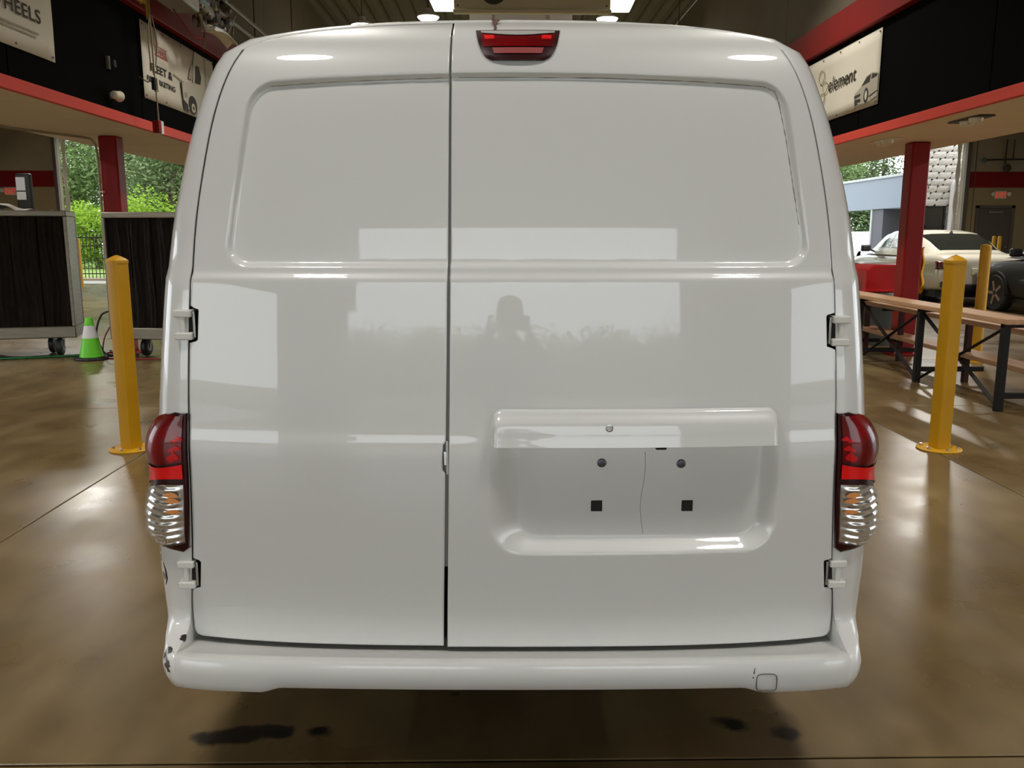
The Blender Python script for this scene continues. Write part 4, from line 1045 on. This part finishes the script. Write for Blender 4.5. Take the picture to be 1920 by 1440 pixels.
for nm in ('flood_lamp', 'wall_sensor', 'pull_cord', 'overhead_machine', 'yellow_strap'):      # these hang on the left bulkhead
    o = bpy.data.objects[nm]; l = o.location
    o.location = (l.x * KL if nm not in ('flood_lamp', 'wall_sensor') else XL - .02, l.y * KL, CAM_H + (l.z - CAM_H) * KL); o.scale = (KL, KL, KL)
import numpy as np

# ------------------------------------------------------------------ cars
def sedan(name, label, loc, rz, paint, rim_m, tail=True):
    r = thing(name, label, 'car', loc, rz, 'parked cars')
    ST = [(-2.32, .60, .42, .80), (-2.27, .80, .33, .93), (-2.12, .875, .27, 1.005), (-1.7, .905, .22, 1.015), (-1.0, .915, .20, .985), (0, .92, .20, .965), (1.0, .915, .20, .945), (1.6, .90, .22, .90), (2.0, .86, .25, .83), (2.24, .74, .31, .72), (2.33, .50, .40, .62)]
    SEC = [(0, 0), (.80, 0), (.95, .09), (1, .33), (.99, .62), (.955, .84), (.90, .94), (.78, .985), (0, 1.0)]
    loop = [(a, b) for a, b in SEC] + [(-a, b) for a, b in reversed(SEC[1:-1])]
    m = MB(); n = len(loop)
    for (y, w_, zb, zt) in ST: m.v += [(a * w_, y, zb + (zt - zb) * b) for a, b in loop]
    for j in range(len(ST) - 1): m.f += [(j * n + i, j * n + (i + 1) % n, (j + 1) * n + (i + 1) % n, (j + 1) * n + i) for i in range(n)]
    m.f += [tuple(range(n)), tuple(range((len(ST) - 1) * n, len(ST) * n))]
    m.build('body', paint, r, smooth=50, sub=2)
    RT = [(-1.98, .99), (-1.70, 1.06), (-1.25, 1.27), (-.85, 1.395), (-.3, 1.45), (.15, 1.445), (.55, 1.37), (1.0, 1.15), (1.40, .95)]
    GS = [(.86, -.03), (.80, .30), (.73, .62), (.665, .85), (.58, .955), (.42, .99), (0, 1.0)]
    def G(y, s, off=0):
        h = interp(RT, y); zb = .94; q = s * (len(GS) - 1); i = int(min(q, len(GS) - 2)); f = q - i
        a = lerp(GS[i][0], GS[i + 1][0], f); b = lerp(GS[i][1], GS[i + 1][1], f)
        tap = 1 - .10 * sstep(.2, 1.4, y) - .10 * sstep(-.6, -1.9, y)
        return Vector((a * tap + off * (1 - s) * .9, y, zb + (h - zb) * b + off * s))
    def side(fn, sgn): return lambda u, v: (sgn * fn(u, v).x, fn(u, v).y, fn(u, v).z)
    m = MB()
    for sgn in (-1, 1): m.grid(side(lambda u, v: G(lerp(-1.98, 1.40, u), v), sgn), 40, 24)
    m.build('roof', paint, r, smooth=50)
    for sgn in (-1, 1):
        m = MB(); m.grid(side(lambda u, v: G(lerp(lerp(-1.15, -.80, v), -.10, u), lerp(.16, .50, v), .008), sgn), 10, 8); m.build('side_window', 'glass_dark', r, smooth=60)
        m = MB(); m.grid(side(lambda u, v: G(lerp(-.03, lerp(.98, .45, v), u), lerp(.16, .50, v), .008), sgn), 10, 8); m.build('side_window', 'glass_dark', r, smooth=60)
    def wide(ya, yb, smin, off):
        def fn(u, v):
            t = 2 * u - 1; s = lerp(smin, 1, 1 - abs(t)); p = G(lerp(ya, yb, v), s, off); return (math.copysign(p.x, t), p.y, p.z)
        return fn
    m = MB(); m.grid(wide(-1.72, -1.0, .58, .012), 20, 10); m.build('rear_window', 'glass_dark', r, smooth=60)
    m = MB(); m.grid(wide(.50, 1.25, .58, .012), 20, 10); m.build('windscreen', 'glass_dark', r, smooth=60)
    for sgn in (-1, 1):
        for y in (-1.38, 1.36):
            c = (sgn * .83, y, .325)
            m = MB(); m.lathe([(.22, -.10), (.305, -.105), (.325, -.07), (.325, .07), (.305, .105), (.22, .10)], c, 28, 'x'); wl = m.build('wheel', 'tyre', r, smooth=40)
            m = MB(); m.lathe([(.02, sgn * .095), (.05, sgn * .10), (.06, sgn * .07), (.215, sgn * .085), (.225, sgn * .10), (.225, 0), (.02, 0)], c, 28, 'x'); m.build('rim', 'car_trim', wl, smooth=40)
            for k in range(5):
                t = k / 5 * 2 * math.pi; m = MB(); m.bar((c[0] + sgn * .095, y + .04 * math.cos(t), c[2] + .04 * math.sin(t)), (c[0] + sgn * .098, y + .215 * math.cos(t), c[2] + .215 * math.sin(t)), .05, .012, (1, 0, 0)); m.build('spoke', rim_m, wl)
            m = MB(); pts = [(sgn * .915, y + .375 * math.cos(math.pi * k / 16), .325 + .375 * math.sin(math.pi * k / 16)) for k in range(17)]
            m.add([(sgn * .926, p[1], p[2]) for p in pts] + [(sgn * .75, p[1], p[2]) for p in pts] + [(sgn * .926, y, .30)], [(i, i + 1, 18 + i, 17 + i) for i in range(16)] + [(i, i + 1, 34) for i in range(16)])
            m.build('wheel_arch', 'gap_black', r)
        m = MB(); m.box(*sorted((sgn * .90, sgn * 1.10)), .66, .76, .98, 1.12); m.build('side_mirror', 'car_trim' if paint == 'car_pearl' else paint, r, bevel=.035, segs=3)
        m = MB(); m.bar((sgn * .80, .73, .98), (sgn * .93, .71, 1.03), .05, .03); m.build('mirror_arm', 'car_trim', r)
        for y in (-.75, .25): MB().box(*sorted((sgn * .915, sgn * .935)), y, y + .2, .82, .845).build('door_handle', paint, r, bevel=.006)
        m = MB(); m.grid(lambda u, v: (sgn * lerp(.885, .50, u), -2.20 - .125 * u ** .6 + .03 * v, lerp(.70, .83 + .02 * (1 - u), v)), 8, 4); m.build('tail_light', 'car_light', r, smooth=60, solid=.03)
        m = MB(); m.grid(lambda u, v: (sgn * lerp(.86, .50, u), 2.10 + .17 * u - .03 * v, lerp(.58, .70, v)), 8, 4); m.build('headlight', 'car_headlight', r, smooth=60, solid=.03)
    MB().box(-.62, .62, -2.35, -2.2, .28, .42).build('lower_bumper', 'car_trim', r, bevel=.03)
    MB().box(-.26, .26, -2.36, -2.33, .60, .72).build('licence_plate', 'plate_print', r, bevel=.004)
    for sgn in (-1, 1): MB().box(*sorted((sgn * .46, sgn * .80)), -2.34, -2.24, .36, .47).build('bumper_vent', 'car_trim', r, bevel=.02)
    MB().box(-.8, .8, -2.1, 2.1, .16, .3).build('floor_pan', 'car_trim', r)
    m = MB(); m.prism([(0, 0), (.16, 0), (.05, .07)], lambda a, b: (-.008, -1.05 + a, 1.365 + b), lambda a, b: (.008, -1.05 + a, 1.365 + b)); m.build('antenna_fin', 'car_trim', r)
    return r
sedan('white_sedan', 'pearl white sedan seen from its rear corner beyond the bleacher', (9.20, 18.45, 0), 0, 'car_pearl', 'rim')
sedan('black_sedan', 'black car at the right edge of the photo beside a yellow bollard', (9.83, 13.88, 0), 0, 'car_black', 'rim_copper')

# pickup truck behind the left cooler, tail towards the lane
pk = thing('pickup_truck', 'white pickup with black tow mirror behind the left cooler', 'truck', (-9.40, 13.6, 0))
MB().box(-.98, .98, -2.3, -.3, .55, 1.30).build('bed', 'truck_white', pk, bevel=.05, segs=3)
MB().box(-.98, .98, -.28, 3.2, .50, 1.32).build('lower_body', 'truck_white', pk, bevel=.08, segs=3)
m = MB(); m.prism([(-.25, 1.30), (1.75, 1.30), (1.15, 2.02), (-.10, 2.05)], lambda a, b: (-.92 + (b - 1.3) * .16, a, b), lambda a, b: (.92 - (b - 1.3) * .16, a, b)); m.build('cab', 'car_black', pk, bevel=.05, segs=3)
m = MB(); m.box(-.70, .70, -.285, -.20, 1.42, 1.90); m.build('rear_window', 'glass_dark', pk, bevel=.02)
for sgn in (-1, 1):
    for y in (-1.5, 2.3):
        c = (sgn * .86, y, .40); m = MB(); m.lathe([(.2, -.12), (.37, -.13), (.40, -.08), (.40, .08), (.37, .13), (.2, .12)], c, 26, 'x'); wl = m.build('wheel', 'tyre', pk, smooth=40)
        m = MB(); m.lathe([(.02, sgn * .10), (.20, sgn * .11), (.21, 0), (.02, 0)], c, 20, 'x'); m.build('rim', 'rim', wl, smooth=40)
    m = MB(); m.tube([(sgn * .90, 1.30, 1.72), (sgn * 1.18, 1.25, 1.70), (sgn * 1.38, 1.22, 1.72)], .022, 8); m.build('mirror_arm', 'car_trim', pk, smooth=60)
    mm_ = MB().box(*sorted((sgn * 1.30, sgn * 1.55)), 1.20, 1.30, 1.76, 2.36).build('tow_mirror', 'car_trim', pk, bevel=.03, segs=3)
    MB().box(*sorted((sgn * 1.315, sgn * 1.47)), 1.192, 1.20, 2.08, 2.30).build('mirror_glare', 'cone_white', mm_, bevel=.004)  # white plates paint the daylight reflected in the tow mirror
    MB().box(*sorted((sgn * 1.315, sgn * 1.47)), 1.192, 1.20, 1.93, 2.06).build('mirror_glare', 'cone_white', mm_, bevel=.004)
    MB().box(*sorted((sgn * .80, sgn * .95)), -2.32, -2.28, .80, 1.20).build('tail_light', 'car_light', pk, bevel=.01)
MB().box(-.95, .95, -2.45, -2.3, .45, .62).build('bumper', 'chrome_dull', pk, bevel=.03)

# ------------------------------------------------------------------ outdoors
mat('yard_dark', (.17, .19, .13), .95, spec=.05, var=(.13, .15, .10), scale=.5, world=True)
g = MB().box(-70, 70, YF + .25, 90, -.30, -.012).build('ground_front', 'asphalt'); struct(g, 'pale concrete yard outside the far bays', 'ground')
g = MB().box(-70, 70, -90, YB - .25, -.30, -.012).build('ground_back', 'yard_dark'); struct(g, 'weathered yard behind the viewpoint', 'ground')
struct(MB().box(-40, -4, 25.75, 26.3, -.30, .05).build('trim_1', 'verge', bevel=.01), 'sandy kerb strip at the foot of the iron fence', 'kerb')
struct(MB().box(-60, 8, 27.6, 60, -.30, .0).build('lawn', 'lawn'), 'mown grass beyond the iron fence', 'lawn')
struct(MB().box(11, 60, 36, 60, -.30, .0).build('lawn_right', 'lawn'), 'grass behind the grey canopy', 'lawn')
fe = thing('iron_fence', 'black iron picket fence beyond the far left bay', 'fence', (-13.5, 26.0, .05))
MB().box(0, 9, -.015, .015, 1.18, 1.22).build('rail', 'fence_black', fe)
MB().box(0, 9, -.015, .015, .94, .97).build('rail', 'fence_black', fe)
MB().box(0, 9, -.015, .015, .12, .15).build('rail', 'fence_black', fe)
pk0 = MB().box(-.009, .009, -.009, .009, 0, 1.33).build('picket', 'fence_black', fe)
for k in range(1, 82): share(pk0, fe, (k * .11, 0, 0))
for k in range(5): MB().box(k * 2.2 - .03, k * 2.2 + .03, -.03, .03, -.05, 1.38).build('post', 'fence_black', fe)

# block-faced building with window and downpipe, right
cb = thing('block_building', 'white rough block building outside the right far bay', 'building', (12.70, 26.3, 0))
MB().box(.05, 7.0, .10, 1.0, 0, 6.2).build('wall_core', 'mortar', cb)
protos = []
for k in range(4):
    m = MB(); rnd = random.Random(k)
    hgt = [[.018 + .022 * rnd.random() if 0 < i < 5 and 0 < j < 3 else .0 for i in range(6)] for j in range(4)]
    m.grid(lambda u, v: (.397 * u, -.6 * hgt[round(v * 3)][round(u * 5)], .197 * v), 5, 3)
    m.box(0, .397, 0, .10, 0, .197)
    me = m.mesh('block', 0); me.materials.append(MATS['cmu_white']); protos.append(me)
WX0, WX1, WZ0, WZ1 = .31, .93, 0, 2.22
for row in range(26):
    z = row * .2; off = -.2 if row % 2 else 0
    for c in range(0, 9):
        x = off + c * .4
        if x < -.01: x0_ = 0
        if z < WZ1 - .05 and x + .395 > WX0 and x < WX1: continue
        if x < -.01: continue
        o = bpy.data.objects.new('block', protos[(row * 7 + c * 3) % 4]); COL.objects.link(o); o.parent = cb; o.location = (x, 0, z)
wn = MB().box(WX0 + .05, WX1 - .05, .04, .06, .1, WZ1 - .07).build('window', 'glass_dark', cb)
m = MB(); m.box(WX0, WX0 + .05, .0, .1, 0, WZ1); m.box(WX1 - .05, WX1, .0, .1, 0, WZ1); m.box(WX0, WX1, .0, .1, WZ1 - .06, WZ1); m.box(WX0, WX1, .0, .1, 1.55, 1.60); m.build('window_frame', 'fence_black', wn)
m = MB(); m.tube([(1.05, -.12, 0), (1.05, -.12, 2.78), (1.07, -.12, 2.87), (1.15, -.12, 2.92), (1.5, -.12, 2.95)], .095, 14); m.build('downpipe', 'pipe_white', cb, smooth=50)
m = MB(); m.tube([(-.02, -.06, 2.85), (.22, -.10, 2.88), (.28, -.10, 2.80), (.29, -.1, 2.70)], .02, 8); m.build('lamp_bracket', 'machine_grey', cb, smooth=50)
m = MB(); m.box(1.33, 1.45, -.08, .02, 0, 2.2); m.build('dark_doorway', 'fence_black', cb)
cp = thing('entrance_canopy', 'pale blue-grey entrance canopy on a grey column outside the right far bay', 'canopy', (12.3, 26.2, 0))
MB().box(0, .35, 0, 5.5, 2.15, 3.10).build('fascia', 'stucco_blue', cp, bevel=.01)
MB().box(-.04, .40, -.04, 5.54, 3.10, 3.18).build('coping', 'stucco_white', cp, bevel=.01)
MB().box(.35, 5, 1.1, 5.5, 2.45, 3.0).build('roof_slab', 'stucco_white', cp)
MB().box(.06, .9, 1.55, 2.3, 0, 2.15).build('column', 'stucco_grey', cp, bevel=.01)
MB().box(.02, .30, 2.3, 2.42, 0, 2.15).build('column_trim', 'stucco_white', cp, bevel=.01)
MB().box(.0, .96, 1.50, 2.4, .0, .72).build('column_base', 'stucco_grey', cp, bevel=.02)
wv = thing('distant_van', 'white delivery van parked far behind the grey canopy column', 'van', (15.9, 37.0, 0))
MB().box(-.95, .95, -2.4, 1.4, .35, 1.45).build('cargo_box', 'truck_white', wv, bevel=.12, segs=3)
MB().box(-.92, .92, 1.4, 2.6, .35, 1.05).build('nose', 'truck_white', wv, bevel=.12, segs=3)
MB().box(-.75, .75, -2.42, -2.38, .95, 1.3).build('rear_window', 'glass_dark', wv, bevel=.02)
for sgn in (-1, 1):
    for y in (-1.5, 1.6):
        m = MB(); m.lathe([(.15, -.1), (.33, -.1), (.33, .1), (.15, .1)], (sgn * .85, y, .33), 18, 'x'); m.build('wheel', 'tyre', wv, smooth=40)
rl = thing('white_railing', 'white railing far behind the entrance canopy', 'railing', (12.6, 34.5, 0))
for k in range(9): MB().box(k * .5 - .025, k * .5 + .025, -.025, .025, 0, 1.35).build('post', 'stucco_white', rl)
for z in (.7, 1.3): MB().box(0, 4.0, -.02, .02, z, z + .05).build('rail', 'stucco_white', rl)

def tree(name, label, loc, h, rad, crown0, leafmat, n, leaf=.16, blobs=9, group='trees outside', seed=0, trunk=True):
    rn = random.Random(seed * 31 + 5)
    r = thing(name, label, 'tree' if trunk else 'bush', loc, 0, group)
    B = []
    for k in range(blobs):
        t = rn.random(); a = rn.random() * 6.283; zz = lerp(crown0, h, t); rr = rad * (1 - .55 * abs(2 * t - .8)) * rn.uniform(.3, .75)
        B.append((math.cos(a) * rr, math.sin(a) * rr, zz, rad * rn.uniform(.35, .6)))
    rg_ = np.random.default_rng(seed * 31 + 5); Bn = np.array(B); k = rg_.integers(0, blobs, n)
    d = rg_.normal(size=(n, 3)) * (1, 1, .8); d /= np.linalg.norm(d, axis=1)[:, None]
    pts = Bn[k, :3] + d * (Bn[k, 3] * rg_.random(n) ** .35)[:, None]
    low = pts[:, 2] < .06; pts[low, 2] = .06 + .3 * rg_.random(low.sum())
    u = rg_.normal(size=(n, 3)) * (1, 1, .5); u /= np.linalg.norm(u, axis=1)[:, None]
    v_ = np.cross(u, rg_.normal(size=(n, 3))); v_ /= np.linalg.norm(v_, axis=1)[:, None]
    s = (leaf * rg_.uniform(.6, 1.3, n))[:, None]
    co = np.stack([pts - u * s, pts + v_ * s * .45, pts + u * s, pts - v_ * s * .45], 1).reshape(-1, 3)
    me = bpy.data.meshes.new('foliage'); me.vertices.add(4 * n); me.vertices.foreach_set('co', co.ravel().astype(np.float32))
    me.loops.add(4 * n); me.loops.foreach_set('vertex_index', np.arange(4 * n, dtype=np.int32))
    me.polygons.add(n); me.polygons.foreach_set('loop_start', np.arange(0, 4 * n, 4, dtype=np.int32)); me.update(); me.validate()
    me.materials.append(MATS[leafmat]); c = bpy.data.objects.new('foliage', me); COL.objects.link(c); c.parent = r; c['kind'] = 'stuff'
    m = MB(); m.tube([(0, 0, 0), (.05, 0, crown0 * .5), (-.04, .05, crown0), (0, 0, lerp(crown0, h, .6))], [rad * .085, rad * .07, rad * .055, rad * .02], 8); m.build('trunk', 'bark', r, smooth=60)
    for k in range(4):
        a = rn.random() * 6.28; z = lerp(crown0, h, .1 + .12 * k); m = MB(); m.tube([(0, 0, z), (math.cos(a) * rad * .3, math.sin(a) * rad * .3, z + rad * .2), (math.cos(a) * rad * .65, math.sin(a) * rad * .65, z + rad * .5)], [rad * .03, rad * .022, rad * .01], 6); m.build('branch', 'bark', r, smooth=60)
    return r
# left woods
spec = [(-26.5, 47, 11, 4.2, 0), (-21.5, 45, 12, 4.4, 1), (-17.5, 48, 11.5, 4.0, 0), (-13.6, 46, 12.5, 4.4, 1), (-9.5, 49, 12, 4.2, 0), (-24, 40, 8, 3.0, 1), (-15.2, 41, 8.5, 3.0, 3), (-4.5, 48, 12, 4.3, 1), (1, 50, 12, 4.4, 0), (-23.5, 53, 14, 4.8, 0), (-18.5, 54, 14, 4.8, 1), (-13.2, 53, 14, 4.8, 0)]
where = ['tall dark tree furthest left beyond the far left bay', 'tall mid-green tree at the left of the far left bay', 'tall dark tree behind the pale one beyond the iron fence', 'tall mid-green tree right of the red column, beyond the iron fence', 'tall dark tree half hidden by the van, far left bay', 'shorter mid-green tree left of the red column', 'pale sparse tree just left of the red column', 'tall tree hidden behind the van, left of centre', 'tall tree hidden behind the van, at centre', 'tallest tree in the back row, far left', 'tallest tree in the back row, left of the red column', 'tallest tree in the back row, right of the red column']
for i, (x, y, h, rd, lm) in enumerate(spec):
    tree('woodland_tree', where[i], (x, y, 0), h, rd, 1.6, 'leaf%d' % lm, 30000, .10, 30, 'woodland trees beyond the lawn', i)
for i, (x, y, h, rd) in enumerate(((-15.9, 34.5, 2.2, 1.5), (-13.6, 33.5, 2.7, 1.7), (-11.4, 33.8, 2.9, 1.8), (-9.2, 33.5, 2.7, 1.7), (-18.4, 35, 2.0, 1.5))):
    tree('bright_bush', ('bright lime bush between the two coolers', 'bright lime bush behind the red column on the left', 'bright lime bush right of the red column on the left', 'bright lime bush nearest the van edge on the left', 'bright lime bush behind the left cooler')[i], (x, y, 0), h, rd, .35, 'leaf2', 8000, .065, 14, 'bright bushes on the lawn', 40 + i, False)
for i, (x, y, h, rd, lm) in enumerate(((16.5, 44, 6.2, 3.0, 1), (19.8, 46, 7.0, 3.2, 3), (23.5, 45, 7.0, 3.2, 1), (14.0, 47, 6.0, 3.0, 2), (18, 40, 3.2, 2.2, 0), (21.5, 41, 3.4, 2.2, 0), (15, 41, 3.0, 2.0, 0))):
    tree('yard_tree', ('leafy tree above the canopy, left part', 'pale tree above the canopy beside the right red column', 'tree behind the white block building', 'bright tree half hidden by the van, right side', 'dark low tree seen under the canopy', 'dark low tree furthest right under the canopy', 'dark low tree left of the canopy column')[i], (x, y, 0), h, rd, 1.2, 'leaf%d' % lm, 16000, .095, 18, 'trees behind the canopy', 60 + i)
for i, x in enumerate((-17.5, -12.5, -7.5, -2.5, 2.5, 7.5, 12.5, 17.5)):
    tree('back_tree', 'tree across the yard behind the viewpoint, %s' % ('first', 'second', 'third', 'fourth', 'fifth', 'sixth', 'seventh', 'eighth')[i] + ' from the left seen facing it', (-x, -48 - (i % 3) * 2, 0), 3.3 + (i % 3) * .2, 5.2, .5, 'leaf%d' % (i % 2), 9000, .22, 30, 'trees behind the viewpoint', 80 + i)

# ------------------------------------------------------------------ the photographer, seen mirrored in the van doors
def skinned(name, chain, m_, parent, sub=2):
    """chain: list of (point, radius, parent index)"""
    me = bpy.data.meshes.new(name); me.from_pydata([c[0] for c in chain], [(i, c[2]) for i, c in enumerate(chain) if c[2] is not None], [])
    me.materials.append(MATS[m_]); o = bpy.data.objects.new(name, me); COL.objects.link(o)
    if parent is not None: o.parent = parent
    sk = o.modifiers.new('skin', 'SKIN')
    for i, c in enumerate(chain):
        r_ = c[1] if isinstance(c[1], tuple) else (c[1], c[1]); me.skin_vertices[0].data[i].radius = r_; me.skin_vertices[0].data[i].use_root = (i == 0)
    s_ = o.modifiers.new('smooth_shape', 'SUBSURF'); s_.levels = sub; s_.render_levels = sub
    me.shade_smooth()
    return o
ph = thing('person', 'person in dark jacket holding up a phone, mirrored in the van doors', 'person', (-.02, -.52, 0)); ph.scale = (.94, .94, .92)
B = [((0, 0, .88), (.165, .115), None), ((0, -.01, 1.02), (.15, .105), 0), ((0, 0, 1.18), (.165, .11), 1), ((0, .01, 1.31), (.15, .095), 2), ((0, .02, 1.385), (.068, .068), 3), ((0, .035, 1.45), (.062, .064), 4)]
for s in (-1, 1):
    n0 = len(B)
    B += [((s * .17, .01, 1.325), (.06, .06), 3), ((s * .235, .06, 1.18), (.05, .05), n0), ((s * .245, .12, 1.06), (.044, .044), n0 + 1), ((s * .17, .32, 1.27), (.037, .037), n0 + 2), ((s * .11, .455, 1.41), (.027, .03), n0 + 3)]
    n1 = len(B)
    B += [((s * .095, 0, .80), (.095, .1), 0), ((s * .11, .01, .48), (.064, .066), n1), ((s * .115, -.02, .12), (.045, .045), n1 + 1), ((s * .12, .02, .045), (.042, .04), n1 + 2), ((s * .135, .14, .035), (.042, .03), n1 + 3)]
skinned('body', B, 'jacket', ph)
m = MB()
def headf(u, v):
    a = u * 2 * math.pi; b = (v - .5) * math.pi; ca, sa = math.cos(a), math.sin(a); cb_, sb_ = math.cos(b), math.sin(b)
    x = .074 * ca * cb_; y = .094 * sa * cb_; z = .112 * sb_
    if y > 0 and z < 0: x *= 1 - .25 * (-z / .112)
    y += .020 * max(0, 1 - abs(x) / .018) * max(0, 1 - abs(z + .012) / .028) * (y > .05)      # nose
    y -= .010 * max(0, 1 - abs(abs(x) - .032) / .016) * max(0, 1 - abs(z - .012) / .016) * (y > .04)   # eye sockets
    y += .005 * max(0, 1 - abs(x) / .026) * max(0, 1 - abs(z + .052) / .010) * (y > .04)      # mouth
    return (x, .045 + y, 1.545 + z)
m.grid(headf, 40, 28); hd = m.build('head', 'skin', ph, smooth=80)
for s in (-1, 1):
    m = MB(); m.lathe([(.004, -.004), (.012, 0), (.004, .004)], (s * .031, .045 + .083, 1.557), 12, 'y'); m.build('eye', 'hair', hd, smooth=60)
    m = MB(); m.lathe([(.008, -.006), (.024, -.008), (.03, .0), (.02, .008)], (s * .076, .04, 1.545), 14, 'x'); m.build('ear', 'skin', hd, smooth=60)
m = MB(); m.grid(lambda u, v: ((lambda a, b: (.081 * math.cos(a) * math.cos(b), .035 + .098 * math.sin(a) * math.cos(b), 1.555 + .118 * math.sin(b)))(u * 2 * math.pi, lerp(.35 if .12 < u < .38 else -.45, 1.57, v))), 36, 12); m.build('hair', 'hair', hd, smooth=80)
for s in (-1, 1):       # hands closing on the phone's two ends
    c = Vector((s * .088, .488, 1.455))
    H_ = [(tuple(c + Vector((s * .016, -.035, -.04))), (.024, .02), None), (tuple(c + Vector((s * .010, -.012, 0))), (.030, .016), 0)]
    hnd = skinned('hand', H_, 'skin', ph, 2)
    for k in range(4):
        z = .034 - .021 * k; L = (.9, 1.0, .95, .78)[k]
        F = [(tuple(c + Vector((s * .012, 0, z))), .0095, None), (tuple(c + Vector((s * .020, .030 * L, z + .004))), .0088, 0), (tuple(c + Vector((s * .004, .052 * L, z + .006))), .008, 1), (tuple(c + Vector((-s * .014, .056 * L, z + .006))), .007, 2)]
        skinned('finger', F, 'skin', hnd, 1)
    F = [(tuple(c + Vector((s * .008, -.018, -.012))), .011, None), (tuple(c + Vector((-s * .008, -.026, .006))), .0098, 0), (tuple(c + Vector((-s * .026, -.022, .022))), .0085, 1)]
    skinned('thumb', F, 'skin', hnd, 1)
for s in (-1, 1):
    m = MB(); m.tube([(s * .12, -.06, .045), (s * .12, .0, .05), (s * .135, .10, .045), (s * .14, .19, .04)], [.04, .048, .046, .03], 12); m.build('shoe', 'trousers', ph, smooth=60)
phn = thing('phone', 'dark phone held up by the mirrored person', 'phone', (.01, -.05, 1.345))
MB().box(-.08, .08, -.005, .005, -.038, .038).build('phone_case', 'phone', phn, bevel=.004)
MB().cyl((-.01, .004, .025), (-.01, .0075, .025), .007, 16).build('phone_lens', 'glass_dark', phn)
